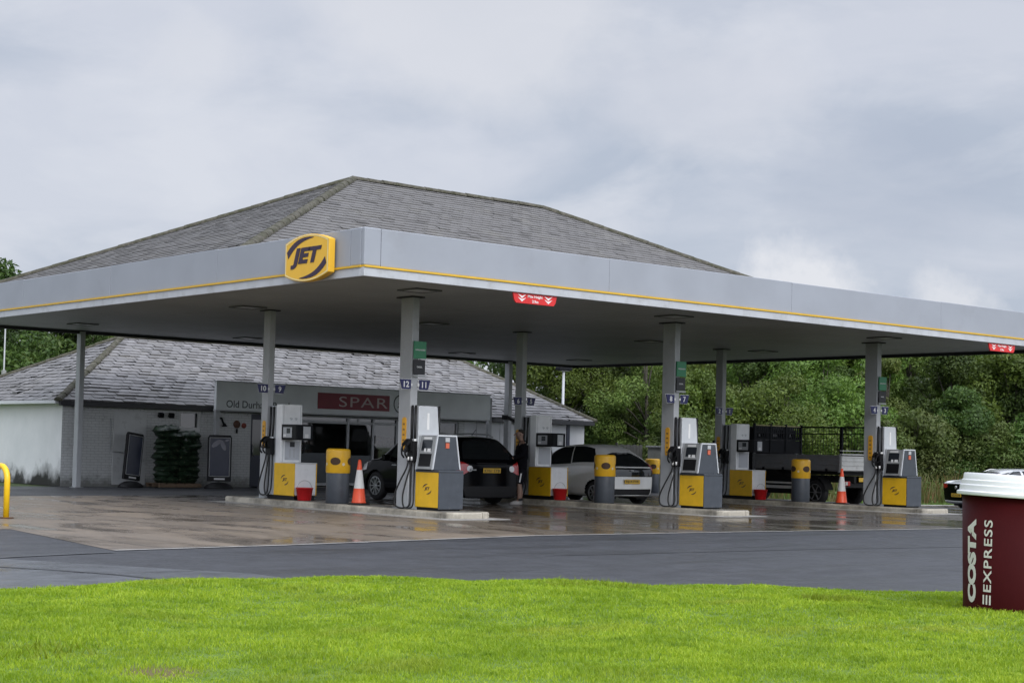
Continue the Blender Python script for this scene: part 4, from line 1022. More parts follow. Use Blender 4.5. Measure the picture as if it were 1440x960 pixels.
# pallet and the sacks on it
px0,py0=6.55,18.3
t=thing('pallet','rough timber pallet under the stack of green sacks','pallet',(6.62,18.62,.008))
b=MB()
for k in range(5): b.box(5.95+k*.27,5.95+k*.27+.2,18.18,19.02,.105,.13)
for y in(18.2,18.55,18.9): b.box(5.95,7.26,y,y+.1,.02,.10)
b.build('boards',MT['pallet_wood'],t,world=True)
def sack_mesh(seed):
    rs=np.random.default_rng(seed); nx_,ny_=12,8; vs=[];fs=[]
    W_,D_,H_=.31,.24,.095
    for top in(1,-1):
        for j in range(ny_+1):
            for i in range(nx_+1):
                u=-1+2*i/nx_; v=-1+2*j/ny_
                f=max(0,(1-abs(u)**3.0))*max(0,(1-abs(v)**3.0))
                z=H_*top*(f**.45)+(rs.normal()*.016 if 0<f else 0)
                pin=1-.10*abs(v)**2*abs(u)
                vs.append((u*W_*pin,v*D_*(1-.08*abs(u)**3),z))
    n=(nx_+1)*(ny_+1)
    for q in(0,1):
        for j in range(ny_):
            for i in range(nx_):
                a=q*n+j*(nx_+1)+i; f=(a,a+1,a+nx_+2,a+nx_+1); fs.append(f if q==0 else f[::-1])
    return vs,fs
ORD=['bottom','second','third','fourth','fifth','sixth','seventh','eighth','ninth','tenth','eleventh']
sk=[]
for v in range(4):
    vs,fs=sack_mesh(v); b=MB(); b.add(vs,fs,0,True); o=b.build('sack',MT['sack_green']); 
    sk.append(o)
first=[True]*4
for k in range(10):
    for c in range(2):
        if k==9 and c==1: continue
        v=(k*2+c)%4
        if first[v]: o=sk[v]; first[v]=False
        else: o=sk[v].copy(); COL.objects.link(o)
        wob=random.uniform(-.05,.05); alt=k%2
        o.location=(6.30+c*.62+wob,18.50+random.uniform(-.06,.05),.21+k*.157+random.uniform(-.012,.012)); o.rotation_euler=(random.uniform(-.12,.12),random.uniform(-.13,.13),random.uniform(-.3,.3)+(.35 if alt else -.1)); o.scale=(1.12*random.uniform(.93,1.08),1.12,1.12*random.uniform(.95,1.15))
        tag(o,'crumpled dark green sack, %s layer, %s column of the stack on the pallet'%(ORD[k] if k<9 else 'topmost','left' if c==0 else 'right'),'sack','green sacks stacked by the shop wall')
# ------------------------------------------------------------------ cars: a lofted shell, everything else cut from the same surface
def cr(Pm,t):
    """Catmull-Rom along axis 0 of control array Pm at parameter array t (tension lowered to stay tight)"""
    n=Pm.shape[0]; i=np.clip(np.floor(t).astype(int),0,n-2); f=(t-i)
    p0=Pm[np.maximum(i-1,0)];p1=Pm[i];p2=Pm[i+1];p3=Pm[np.minimum(i+2,n-1)]
    T=.36; f=f.reshape((-1,)+(1,)*(Pm.ndim-1)); m1=(p2-p0)*T; m2=(p3-p1)*T
    return (2*f**3-3*f**2+1)*p1+(f**3-2*f**2+f)*m1+(-2*f**3+3*f**2)*p2+(f**3-f**2)*m2
class Shell:
    def __init__(s,st):
        G=[]
        for q in st:
            yb,yl,yr,zf,zl,zr,wb,wl,wr=q; zm=zf+.16
            G.append([(0,yb,zf),(wb*.86,yb,zf),(wb,yb,zm),(max(wb,wl)+.012,(yb*.6+yl*.4),zm+(zl-zm)*.55),(wl,yl,zl),((wl*.45+wr*.55)+.025,(yl*.45+yr*.55),zl*.45+zr*.55),(wr,yr,zr-.045),(wr*.6,yr,zr),(0,yr,zr+.012)])
        G=np.array(G)
        r=G[0].copy(); f=G[-1].copy()
        r1=r.copy(); r1[:,0]*=.55; r1[:,1]-=.045; r0=r.copy(); r0[:,0]=0; r0[:,1]-=.06
        f1=f.copy(); f1[:,0]*=.55; f1[:,1]+=.09; f0=f.copy(); f0[:,0]=0; f0[:,1]+=.12
        s.G=np.concatenate([[r0,r1],G,[f1,f0]]); s.ns=len(s.G); s.nj=9
    def ev(s,S,T):
        A=cr(s.G,np.asarray(S,float)); B=np.swapaxes(A,0,1); C=cr(B,np.asarray(T,float)); return np.swapaxes(C,0,1)
    def body(s,wheels,wr,ks=22,kt=12):
        S=np.linspace(0,s.ns-1,(s.ns-1)*ks+1); T=np.linspace(0,s.nj-1,(s.nj-1)*kt+1); Q=s.ev(S,T)
        b=MB()
        for sg in(1,-1):
            n=len(T); V=Q.copy(); V[...,0]*=sg; fs=[]
            for i in range(len(S)-1):
                for j in range(n-1):
                    c=(Q[i,j]+Q[i+1,j+1])/2
                    if c[0]>.45 and c[2]<.95 and any((c[1]-wy)**2+(c[2]-wz)**2<(wr+.045)**2 for wy,wz in wheels): continue
                    f=(i*n+j,i*n+j+1,(i+1)*n+j+1,(i+1)*n+j); fs.append(f if sg>0 else f[::-1])
            b.add(V.reshape(-1,3),fs,0,True)
        return b
    def patch(s,b,s0,s1,t0,t1,off=.004,both=True,n=10,m=0,oval=False):
        if oval: n=24
        S=np.linspace(s0,s1,n+1);T=np.linspace(t0,t1,n+1); Q=s.ev(S,T)
        e=1e-2
        a=np.clip(S+e,0,s.ns-1); bb=np.clip(S-e,0,s.ns-1); dS=s.ev(a,T)-s.ev(bb,T); c=np.clip(T+e,0,s.nj-1); d=np.clip(T-e,0,s.nj-1); dT=s.ev(S,c)-s.ev(S,d)
        nn=np.cross(dT,dS); nn/=np.maximum(np.linalg.norm(nn,axis=-1,keepdims=True),1e-9)
        cen=np.array([0,Q[...,1].mean(),.75]); 
        if ((Q-cen)*nn).sum()<0: nn=-nn
        Q=Q+nn*off
        for sg in((1,-1) if both is True else (both,)):
            V=Q.copy(); V[...,0]*=sg; k=n+1; fs=[]
            for i in range(n):
                for j in range(n):
                    if oval and abs((2*i+1)/n-1)**2.4+abs((2*j+1)/n-1)**2.4>1: continue
                    f=(i*k+j,i*k+j+1,(i+1)*k+j+1,(i+1)*k+j); fs.append(f if sg>0 else f[::-1])
            b.add(V.reshape(-1,3),fs,m,True)
        return b
def side_windows(S,t,L_):
    for q in L_:
        for sg in(-1,1):
            b=MB(); S.patch(b,*q,both=sg); b.build('side_window',MT['glass_dark'],t,recalc=False)
def wheel(t,x,y,r,sg,spokes=10,rim_m=None):
    b=MB(); w=.19
    b.lathe([(r*.66,-w/2),(r*.9,-w/2),(r*.985,-w/2+.03),(r,-.04),(r,.04),(r*.985,w/2-.03),(r*.9,w/2),(r*.66,w/2)],(0,0,0),36,axis='x'); b.v=[(p[0],p[1],p[2]) for p in b.v]
    b.v=[(x+p[0],y+p[1],r+p[2]) for p in b.v]; o=b.build('wheel',MT['tyre'],t)
    b=MB(); b.lathe([(0,.0),(r*.68,.0),(r*.68,.01),(0,.01)],(0,0,0),30,axis='x',m=1); b.v=[(x+sg*(w/2-.05)+p[0],y+p[1],r+p[2]) for p in b.v]
    xo=x+sg*(w/2-.012)
    for k in range(spokes):
        a=2*math.pi*k/spokes; d=Vector((0,math.cos(a),math.sin(a))); c=Vector((xo,y,r)); b.bar(c+d*r*.10,c+d*r*.66,.038,.02)
    b.lathe([(r*.60,-.012),(r*.68,-.012),(r*.68,.012),(r*.60,.012)],(xo,y,r),30,axis='x')
    b.lathe([(0,.012),(r*.16,.012),(r*.16,-.01),(0,-.01)],(xo,y,r),14,axis='x')
    b.build('rim',[rim_m or MT['rim'],MT['underbody']],o)
def plate(t,y,z,txt,rear=True,nx=0,tilt=0):
    s=-1 if rear else 1
    b=MB(); b.box(nx-.26,nx+.26,min(y,y+s*.012),max(y,y+s*.012),z-.055,z+.055); p=b.build('number_plate',MT['plate_yellow'],t,bevel=.004)
    b=MB(); b.text(txt,(nx-s*-.225 if False else nx-.225,y-.0145,z-.035),(1,0,0),(0,0,1),height=.07,width=.45,depth=.002,bold=.01); b.build('lettering',MT['print_black'],p)
    return p
def under(t,w,l,wheels,wr):
    b=MB(); b.box(-w*.80,w*.80,.35,l-.4,.20,.55)
    b.build('underbody',MT['underbody'],t)
    b=MB()
    for wy,wz in wheels:
        for sg in(1,-1):
            # round wheel housing behind the opening
            vs=[];n=18
            for xx in(w*.45,w*.93):
                for k in range(n+1): a=R(-25+230*k/n); vs.append((sg*xx,wy+(wr+.06)*math.cos(a),wz+(wr+.06)*math.sin(a)))
            b.add(vs,[(k,k+1,n+2+k,n+1+k) for k in range(n)],0,True); b.add(vs[:n+1],[tuple(range(n+1))])
    b.build('wheel_housing',MT['underbody'],t,recalc=False)

# ---- black crossover
suv=thing('crossover_car','black crossover car seen from behind with roof rails and a yellow plate','car',(8.2,6.45,.008))
S=Shell([(.04,.10,.46,.17,.98,1.50,.80,.84,.56),(.22,.30,.62,.18,1.03,1.555,.86,.885,.63),(.9,.95,1.1,.22,1.02,1.585,.885,.885,.655),(1.7,1.7,1.75,.22,1.0,1.60,.885,.88,.66),(2.45,2.45,2.4,.22,.98,1.58,.885,.88,.655),(2.85,2.9,2.75,.22,.97,1.49,.885,.875,.63),(3.1,3.25,3.45,.22,.965,1.06,.885,.86,.66),(3.6,3.65,3.75,.22,.93,.99,.885,.84,.62),(4.0,4.0,4.05,.22,.84,.89,.86,.78,.55),(4.18,4.17,4.18,.25,.70,.74,.74,.66,.45)])
W_=[(.90,.345),(3.38,.345)]
S.body(W_,.345).build('body',MT['car_black'],suv,recalc=False)
b=MB(); S.patch(b,0,1.80,4.28,6.35,.004); b.build('rear_window',MT['glass_dark'],suv,recalc=False)
side_windows(S,suv,((3.05,4.9,4.25,5.85),(5.0,6.75,4.22,5.8)))
b=MB(); S.patch(b,7.25,7.92,6.3,8.0); b.build('windscreen',MT['glass_dark'],suv,recalc=False)
for sg in(-1,1):
    b=MB(); S.patch(b,1.42,2.85,3.05,4.05,.008,both=sg,oval=True); l=b.build('tail_light',MT['lamp_red'],suv,recalc=False)
    b=MB(); S.patch(b,1.20,1.55,3.30,3.72,.012,both=sg,oval=True); b.build('reverse_lens',MT['lamp_clear'],l,recalc=False)
    b=MB(); b.tube([(sg*.62,.75,1.575),(sg*.64,.95,1.635),(sg*.655,1.7,1.655),(sg*.645,2.3,1.63),(sg*.63,2.5,1.57)],.017,8); b.build('roof_rail',MT['galv'],suv)
    b=MB(); S.patch(b,9.35,10.4,3.25,4.1,.006,both=sg); b.build('headlight',MT['lamp_clear'],suv,recalc=False)
    b=MB(); b.obox((sg*.99,2.82,1.03),(.10,0,0),(0,.05,0),(0,0,.075)); b.build('door_mirror',MT['car_black'],suv,bevel=.03)
    for y in(1.55,2.5):
        b=MB(); b.bar((sg*.905,y,.86),(sg*.905,y+.17,.86),.02,.03); b.build('door_handle',MT['galv'],suv)
b=MB(); S.patch(b,0,1.9,1.2,2.35,.006); b.build('bumper_skirt',MT['black_plastic'],suv,recalc=False)
b=MB(); b.box(-.45,.45,-.01,.03,.95,.975); b.build('handle_trim',MT['black_plastic'],suv,bevel=.006)
b=MB(); b.box(-.62,-.46,.0,.02,.80,.825); b.build('model_badge',MT['galv'],suv)
b=MB(); b.tube([(-.05,.72,1.60),(-.02,.60,1.74)],.006,6); b.build('aerial',MT['black_plastic'],suv)
plate(suv,.0,.80,'KV61 EYB')
under(suv,.86,4.25,W_,.345)
for wy,_ in W_:
    for sg in(-1,1): wheel(suv,sg*.79,wy,.345,sg,10)

# ---- small white hatchback
hat=thing('hatchback_car','small white three quarter rear hatchback behind the middle island','car',(12.55,6.3,.008))
hat['label']='small white hatchback with all glass black tailgate behind the middle island'
S=Shell([(.05,.08,.42,.24,.92,1.28,.74,.76,.46),(.18,.24,.66,.20,.96,1.40,.80,.80,.55),(.75,.8,.95,.20,.96,1.47,.81,.805,.60),(1.35,1.35,1.4,.20,.93,1.475,.81,.80,.605),(1.95,1.95,1.85,.20,.90,1.44,.81,.80,.60),(2.35,2.4,2.2,.20,.88,1.33,.81,.79,.575),(2.6,2.8,3.0,.20,.87,.955,.81,.775,.58),(2.95,3.0,3.1,.20,.84,.89,.80,.75,.53),(3.25,3.25,3.28,.20,.74,.78,.77,.70,.45),(3.38,3.36,3.38,.24,.60,.63,.66,.6,.38)])
W_=[(.50,.285),(2.84,.285)]
S.body(W_,.285).build('body',MT['car_silver'],hat,recalc=False)
b=MB(); S.patch(b,0,1.95,3.05,7.1,.005); b.build('rear_window',MT['glass_dark'],hat,recalc=False)
side_windows(S,hat,((3.25,4.95,4.28,5.9),(5.05,6.85,4.22,5.85)))
b=MB(); S.patch(b,7.2,7.95,6.3,8.0); b.build('windscreen',MT['glass_dark'],hat,recalc=False)
for sg in(-1,1):
    b=MB(); S.patch(b,1.80,2.6,3.45,4.6,.008,both=sg,oval=True); b.build('tail_light',MT['lamp_red'],hat,recalc=False)
    b=MB(); S.patch(b,9.35,10.4,3.2,4.1,.006,both=sg); b.build('headlight',MT['lamp_clear'],hat,recalc=False)
    b=MB(); b.obox((sg*.89,2.36,.95),(.09,0,0),(0,.05,0),(0,0,.065)); b.build('door_mirror',MT['car_silver'],hat,bevel=.025)
    for y in(1.4,):
        b=MB(); b.bar((sg*.83,y,.78),(sg*.83,y+.15,.78),.02,.03); b.build('door_handle',MT['car_silver'],hat)
b=MB(); S.patch(b,0,1.85,1.1,1.95,.006); b.build('bumper_skirt',MT['black_plastic'],hat,recalc=False)
b=MB(); b.box(-.05,.05,-.03,.005,.835,.86); b.build('badge',MT['galv'],hat)
plate(hat,-.030,.575,'NJ14 FHK')
under(hat,.78,3.4,W_,.285)
for wy,_ in W_:
    for sg in(-1,1): wheel(hat,sg*.715,wy,.285,sg,8)

# ---- pale saloon on the far road
sed=thing('saloon_car','low pale silver saloon with dark bumper on the far road behind the coffee cup','car',(28.95,8.13,float(ground_z(28.95,8.13))+.01),math.atan2(HY,HX)-math.pi/2)
S=Shell([(.06,.03,.10,.34,.92,.98,.80,.80,.60),(.16,.20,.30,.28,.97,1.03,.87,.84,.64),(.55,.55,.62,.24,.97,1.09,.90,.86,.66),(1.1,1.1,1.15,.22,.95,1.30,.90,.87,.60),(1.7,1.7,1.7,.22,.93,1.41,.90,.87,.60),(2.5,2.5,2.4,.22,.91,1.43,.90,.87,.60),(3.0,3.0,2.85,.22,.90,1.33,.90,.86,.58),(3.3,3.4,3.65,.22,.89,.97,.90,.85,.60),(4.1,4.1,4.15,.22,.80,.85,.88,.80,.5),(4.55,4.5,4.5,.26,.64,.67,.74,.66,.42)])
W_=[(.95,.33),(3.75,.33)]
S.body(W_,.33).build('body',MT['car_pale'],sed,recalc=False)
b=MB(); S.patch(b,0,1.97,1.3,3.9,.008); b.build('rear_panel',MT['car_black'],sed,recalc=False)
b=MB(); S.patch(b,4.2,5.2,6.35,8.0,.004); b.build('rear_window',MT['glass_dark'],sed,recalc=False)
side_windows(S,sed,((4.5,6.3,4.3,5.85),(6.4,8.4,4.3,5.85)))
for sg in(-1,1):
    b=MB(); S.patch(b,1.25,2.3,3.2,3.95,.012,both=sg,oval=True); b.build('tail_light',MT['lamp_red'],sed,recalc=False)
    b=MB(); b.tube([(sg*.885,1.0,.96),(sg*.80,1.2,1.2),(sg*.66,1.7,1.40),(sg*.65,2.5,1.41),(sg*.84,3.35,.95)],.014,6); b.build('window_trim',MT['steel'],sed)
b=MB(); b.lathe([(0,-.0),(.055,-.0),(.055,.02),(0,.02)],(0,0,0),16); b.v=[(p[0],-.075+p[2],.80+p[1]) for p in b.v]; b.build('badge',MT['steel'],sed)
plate(sed,-.045,.55,'NG19 LVM')
under(sed,.86,4.6,W_,.33)
for wy,_ in W_:
    for sg in(-1,1): wheel(sed,sg*.80,wy,.33,sg,10)

# ---- flatbed tipper truck
tr=thing('flatbed_truck','grey dropside flatbed truck with dark mesh headboard and ladder rack','truck',(19.8,4.8,.008))
w=1.0; Lb=3.05
b=MB(); b.box(-w,w,.0,Lb,.93,.99); b.build('bed_floor',MT['truck_grey'],tr)
def dropside(x,name='side_board'):
    b=MB(); s=-1 if x<0 else 1
    b.box(min(x,x+s*.03),max(x,x+s*.03),.02,Lb,.95,1.36)
    for z in(.96,1.09,1.22,1.325): b.box(min(x+s*.03,x+s*.045),max(x+s*.03,x+s*.045),.02,Lb,z,z+.03)
    p=b.build(name,MT['truck_grey'],tr,bevel=.004)
    for y in(.02,1.5,Lb-.05):
        b=MB(); b.box(min(x,x+s*.055),max(x,x+s*.055),y-.03,y+.03,.90,1.38); b.build('post',MT['truck_grey'],p)
    for y in(.4,1.15,1.9,2.6):
        b=MB(); b.box(min(x+s*.046,x+s*.06),max(x+s*.046,x+s*.06),y,y+.07,.93,1.0); b.build('hinge',MT['truck_dark'],p)
dropside(-w);dropside(w)
b=MB(); b.box(-w,w,-.035,.0,.95,1.34)
for z in(.96,1.08,1.2,1.30): b.box(-w+.02,w-.02,-.05,-.035,z,z+.035)
b.build('tail_board',MT['alu_white'],tr,bevel=.004)
b=MB(); b.box(-w,w,-.05,.03,1.37,1.40); b.box(-w,w,-.05,.03,1.47,1.49); b.build('tail_rail',MT['alu_white'],tr)
# headboard with punched holes, built as a lattice of bars and plates
b=MB(); y0=Lb-.02
for x in(-w,-.33,.33,w): b.box(x-.03,x+.03,y0-.03,y0+.03,1.0,2.20)
for z in(1.0,1.38,1.75,1.93,2.10): b.box(-w,w,y0-.02,y0+.02,z,z+.035)
b.box(-w+.03,w-.03,y0-.008,y0+.008,1.40,1.74)
for k in range(22):
    x=-w+.06+k*.088; b.box(x,x+.040,y0-.008,y0+.008,1.78,1.93); b.box(x,x+.046,y0-.008,y0+.008,1.965,2.10)
b.box(-w+.03,w-.03,y0+.012,y0+.016,1.76,1.84)
b.box(-w+.55,-w+.75,y0-.006,y0+.010,1.76,2.1); b.box(w-.75,w-.55,y0-.006,y0+.010,1.76,2.1)
b.build('headboard',MT['truck_dark'],tr)
b=MB(); b.box(-w,w,y0-.02,y0+.03,2.136,2.165); b.build('headboard_edge',mat('edge_lichen',(.30,.27,.12),.7),tr)
b=MB()
for x in(w-.02,):
    for y in(.35,1.55): b.box(x-.05,x+.02,y-.05,y+.03,1.36,2.16)
    b.bar((x,.35,2.14),(x,Lb,2.14),.045); b.bar((x,.0,1.95),(x,Lb,1.95),.03)
    b.bar((x,-.02,1.36),(x,-.02,1.96),.03)
b.build('ladder_rack',MT['truck_dark'],tr)
b=MB()
for k in range(26): b.box(w-.005,w+.005,.42+k*.099,.428+k*.099,1.37,2.13)
for k in range(7): b.box(w-.004,w+.004,.36,Lb-.02,1.44+k*.10,1.447+k*.10)
b.build('mesh_side',MT['truck_dark'],tr)
b=MB()
for x in(-.4,.4): b.box(x-.05,x+.05,-.02,5.2,.62,.80)
for y in(.1,1.2,2.3): b.box(-.8,.8,y,y+.08,.82,.93)
b.box(-.85,.85,.02,.12,.50,.62); b.build('chassis',MT['underbody'],tr)
b=MB(); b.box(-.95,-.35,1.7,2.6,.28,.70); b.build('fuel_tank',MT['truck_dark'],tr,bevel=.03)
b=MB(); b.box(-.97,-.90,1.55,2.62,.42,.50); b.box(-.97,-.90,1.55,2.62,.55,.60); b.build('side_guard',MT['alu_white'],tr)
for sg in(-1,1):
    b=MB(); b.box(sg*.78-.17,sg*.78+.17,-.03,.02,.55,.67); l=b.build('tail_light',MT['lamp_red'],tr,bevel=.008)
    b=MB(); b.box(sg*.78-.05,sg*.78+.05,-.034,-.031,.565,.655); b.build('reverse_lens',MT['lamp_clear'],l)
b=MB(); b.box(-.26,.26,-.04,-.025,.66,.77); b.build('number_plate',MT['plate_yellow'],tr)
# cab
b=MB(); yc0=Lb+.10; prof=[(yc0,.55),(yc0,2.02),(yc0+.12,2.12),(yc0+1.0,2.10),(yc0+1.45,1.42),(yc0+1.85,1.18),(yc0+1.9,.5),(yc0+1.75,.42),(yc0+.25,.42)]
b.prism([(p,q) for p,q in prof],(-.93,0,0),(0,1,0),(0,0,1),(1.86,0,0)); cab=b.build('cab',MT['truck_dark'],tr,bevel=.05,seg=3)
for sg in(-1,1):
    b=MB(); b.prism([(yc0+.30,1.42),(yc0+.30,1.98),(yc0+.98,1.98),(yc0+1.30,1.42)],(sg*.935,0,0),(0,1,0),(0,0,1),(sg*.006,0,0)); b.build('window',MT['glass_dark'],cab)
    b=MB(); b.obox((sg*1.05,yc0+1.3,1.55),(.09,0,0),(0,.04,0),(0,0,.16)); b.build('door_mirror',MT['black_plastic'],cab,bevel=.02)
b=MB(); b.box(-.7,.7,yc0-.006,yc0-.001,1.5,1.95); b.build('rear_window',MT['glass_dark'],cab)
b=MB(); b.prism([(yc0+1.02,2.04),(yc0+1.43,1.45),(yc0+1.44,1.455),(yc0+1.03,2.05)],(-.8,0,0),(0,1,0),(0,0,1),(1.6,0,0)); b.build('windscreen',MT['glass_dark'],cab)
for y in(.95,yc0+1.15):
    for sg in(-1,1):
        wheel(tr,sg*.78,y,.345,sg,6,MT['truck_grey'])
b=MB()
for sg in(-1,1):
    vs=[];n=14
    for xx in(sg*.62,sg*.96):
        for k in range(n+1): a=R(10+160*k/n); vs.append((xx,.95+.43*math.cos(a),.345+.43*math.sin(a)))
    b.add(vs,[(k,k+1,n+2+k,n+1+k) for k in range(n)],0,True)
b.build('mudguard',MT['underbody'],tr,recalc=False)

# ------------------------------------------------------------------ the standing person
def skin_mesh(name,verts,edges,radii,m,parent,sub=2):
    me=bpy.data.meshes.new(name); me.from_pydata(verts,edges,[]); o=bpy.data.objects.new(name,me); COL.objects.link(o)
    md=o.modifiers.new('skin','SKIN'); md.use_smooth_shade=True; md.branch_smoothing=.4
    sv=me.skin_vertices[0].data
    for i,r in enumerate(radii): sv[i].radius=r if hasattr(r,'__len__') else (r,r); sv[i].use_root=(i==0)
    o.modifiers.new('subsurf','SUBSURF').levels=sub; o.modifiers['subsurf'].render_levels=sub
    dg=bpy.context.evaluated_depsgraph_get(); dg.update(); ev=bpy.data.meshes.new_from_object(o.evaluated_get(dg))
    ev.name=name; ev.materials.clear(); ev.materials.append(m)
    for p in ev.polygons: p.use_smooth=True
    bpy.data.objects.remove(o); r=bpy.data.objects.new(name,ev); COL.objects.link(r); r.parent=parent; return r
# local: +y is the way the person faces, x to the person's right, z up
pe=thing('person','person in a black hooded top, dark shorts with a pale side stripe and grey trainers','person',(9.30,6.72,.012),math.atan2(.64,-.76)-math.pi/2+R(8))
V=[(0,0,.94),(0,-.01,1.10),(0,-.02,1.28),(0,-.03,1.42),(0,-.005,1.50),(0,.03,1.57),(0,.045,1.65),(0,.03,1.73),
 (.10,0,.90),(.105,.02,.50),(.11,-.03,.28),(.11,-.02,.09),(-.10,.0,.90),(-.11,.06,.50),(-.115,.03,.28),(-.115,.05,.09),
 (.19,-.03,1.42),(.25,-.02,1.16),(.235,.20,1.06),(.225,.27,1.04),(-.19,-.03,1.42),(-.25,.0,1.17),(-.23,.23,1.08),(-.22,.30,1.07),
 (.11,.10,.035),(-.115,.17,.035)]
E_=[(0,1),(1,2),(2,3),(3,4),(4,5),(5,6),(6,7),(0,8),(8,9),(9,10),(10,11),(0,12),(12,13),(13,14),(14,15),(3,16),(16,17),(17,18),(18,19),(3,20),(20,21),(21,22),(22,23),(11,24),(15,25)]
Rr=[(.14,.11),(.13,.10),(.15,.11),(.12,.09),(.055,.055),(.06,.065),(.078,.098),(.070,.085),.085,.058,.056,.037,.085,.058,.056,.037,.055,.042,.034,.03,.055,.042,.034,.03,.035,.035]
skin_mesh('body',V,E_,Rr,MT['skin'],pe)
def hand(parent,c,d,s):
    b=MB(); c=Vector(c); d=Vector(d).normalized(); side=Vector((0,0,1))-d*d.z; side.normalize()
    b.tube([c,c+d*.05,c+d*.09],[.026,.032,.026],8)
    for k,(o,l) in enumerate(((-.027,.062),(-.009,.075),(.009,.07),(.027,.055))):
        p=c+d*.085+side*o; q=p+d*l*.55+Vector((-s*.008,0,0)); b.tube([p,q,q+d*l*.45+Vector((-s*.018,0,0))],[.0095,.009,.007],6)
    p=c+d*.03+side*.028; b.tube([p,p+side*.03+d*.025,p+side*.035+d*.055],[.012,.011,.008],6)
    b.build('hand',MT['skin'],parent)
hand(pe,(.226,.26,1.042),(-.05,.95,-.2),1); hand(pe,(-.221,.29,1.071),(.05,.95,-.15),-1)
# face details
b=MB(); b.obox((0,.145,1.645),(.012,0,0),(0,.02,.0),(0,-.008,.022)); b.build('nose',MT['skin'],pe,bevel=.008)
for s in(-1,1):
    b=MB(); b.lathe([(0,-.02),(.018,-.012),(.022,0),(.018,.012),(0,.02)],(s*.082,.03,1.645),10); b.build('ear',MT['skin'],pe)
    b=MB(); b.lathe([(0,-.008),(.01,0),(0,.008)],(s*.03,.128,1.672),8); b.build('eye',MT['print_black'],pe)
b=MB(); b.box(-.022,.022,.128,.140,1.598,1.606); b.build('mouth',mat('lip',(.22,.09,.07),.5),pe)
hv=[(0,.02,1.70),(0,-.02,1.735),(0,-.045,1.69),(0,-.05,1.64)]
skin_mesh('hair',[(0,.075,1.735),(0,.03,1.748),(0,-.02,1.72),(0,-.035,1.66)],[(0,1),(1,2),(2,3)],[(.055,.03),(.078,.05),(.080,.055),(.07,.045)],MT['hair_dark'],pe)
skin_mesh('hoodie',[(0,.0,.74),(0,-.005,.95),(0,-.015,1.2),(0,-.03,1.38),(0,-.03,1.47),(.175,-.03,1.40),(.245,-.03,1.16),(.236,.19,1.062),(-.175,-.03,1.40),(-.245,-.01,1.17),(-.23,.22,1.082),(0,-.02,1.515)],
 [(0,1),(1,2),(2,3),(3,4),(3,5),(5,6),(6,7),(3,8),(8,9),(9,10),(4,11)],[(.195,.155),(.185,.15),(.20,.155),(.17,.125),(.085,.08),.09,.072,.055,.09,.072,.055,(.075,.075)],MT['hoodie_black'],pe)
skin_mesh('shorts',[(0,0,.97),(0,0,.88),(.10,.0,.80),(.105,.012,.62),(.107,.018,.47),(-.10,.01,.80),(-.108,.03,.62),(-.112,.055,.47)],[(0,1),(1,2),(2,3),(3,4),(1,5),(5,6),(6,7)],[(.19,.15),(.18,.155),.13,.125,.12,.13,.125,.12],MT['shorts_black'],pe)
b=MB(); b.bar((.226,.014,.53),(.222,.0,.76),.006,.025); b.build('side_stripe',MT['print_white'],pe)
b=MB(); b.bar((-.232,.05,.53),(-.226,.02,.74),.008,.028); b.build('side_stripe',MT['print_white'],pe)
for s,y in((.11,-.02),(-.115,.05)):
    b=MB()
    vs=[];n=12
    for z,k,f in((0,.0,1.0),(.025,0,1.02),(.06,-.01,.9),(.10,-.05,.55)):
        for q in range(n):
            a=2*math.pi*q/n; vs.append((s+.048*f*math.cos(a),y+.05+k+(.15*f if math.sin(a)>0 else .10*f)*math.sin(a),z))
    b.add(vs,[(r*n+q,r*n+(q+1)%n,(r+1)*n+(q+1)%n,(r+1)*n+q) for r in range(3) for q in range(n)]+[tuple(range(n))[::-1],tuple(range(3*n,4*n))],0,True); b.build('trainer',MT['trainer_grey'],pe)
    b=MB(); b.lathe([(.040,.09),(.044,.12),(.040,.15)],(s,y-.015,0),12); b.build('sock',MT['black_plastic'],pe)

pe.scale=(1.14,1.10,1.0)
# ------------------------------------------------------------------ giant paper cup
CX,CY=-3.95,-15.04
cup=thing('giant_cup','giant maroon paper coffee cup with a white lid standing on the lawn','cup',(CX,CY,float(lawn_z(CX,CY))-.035))
r0,r1,zt=.43,.49,.945
tl=R(2.6); Rv=Vector((.76,-.64,0)); rot=Matrix.Rotation(tl,3,Vector((.64,.76,0)))
def lean(b): b.v=[tuple(rot@Vector(p)) for p in b.v]; return b
b=MB(); b.lathe([(0,.02),(r0-.02,.02),(r0-.012,-.02),(r0,-.02),(r0+.001,.0),(r1,zt),(0,zt)],(0,0,0),72); lean(b).build('cup_body',MT['cup_maroon'],cup)
b=MB(); b.lathe([(r1-.01,zt-.02),(r1+.040,zt-.018),(r1+.044,zt-.010),(r1+.044,zt+.008),(r1+.036,zt+.014),(r1+.024,zt+.016),(r1+.022,zt+.060),(r1+.016,zt+.066),(r1+.012,zt+.068),(r1+.010,zt+.100),(r1+.003,zt+.106),(r1-.001,zt+.108),(r1-.004,zt+.150),(r1-.010,zt+.158),(r1-.030,zt+.160),(r1-.045,zt+.150),(r1-.055,zt+.12),(0,zt+.115)],(0,0,0),80); o=lean(b).build('lid',MT['cup_lid'],cup)
md=o.modifiers.new('edges','EDGE_SPLIT'); md.split_angle=R(35)
def on_cup(a0):
    def fn(x,y,d):
        # text x runs up the cup, text y runs toward the left of the wall seen from outside
        z=.075+x; r=r0+(r1-r0)*z/zt+.003+d*.5; a=a0-y/.5
        return rot@Vector((r*math.cos(a),r*math.sin(a),z))
    return fn
toward=math.atan2(CAMP[1]-CY,CAMP[0]-CX)
AL=toward-R(56)
b=MB(); b.text('COSTA',None,None,None,height=.125,width=.665,bold=.06,depth=.002,fn=on_cup(AL+.13)); lean0=b; b.build('lettering',MT['cup_print'],cup)
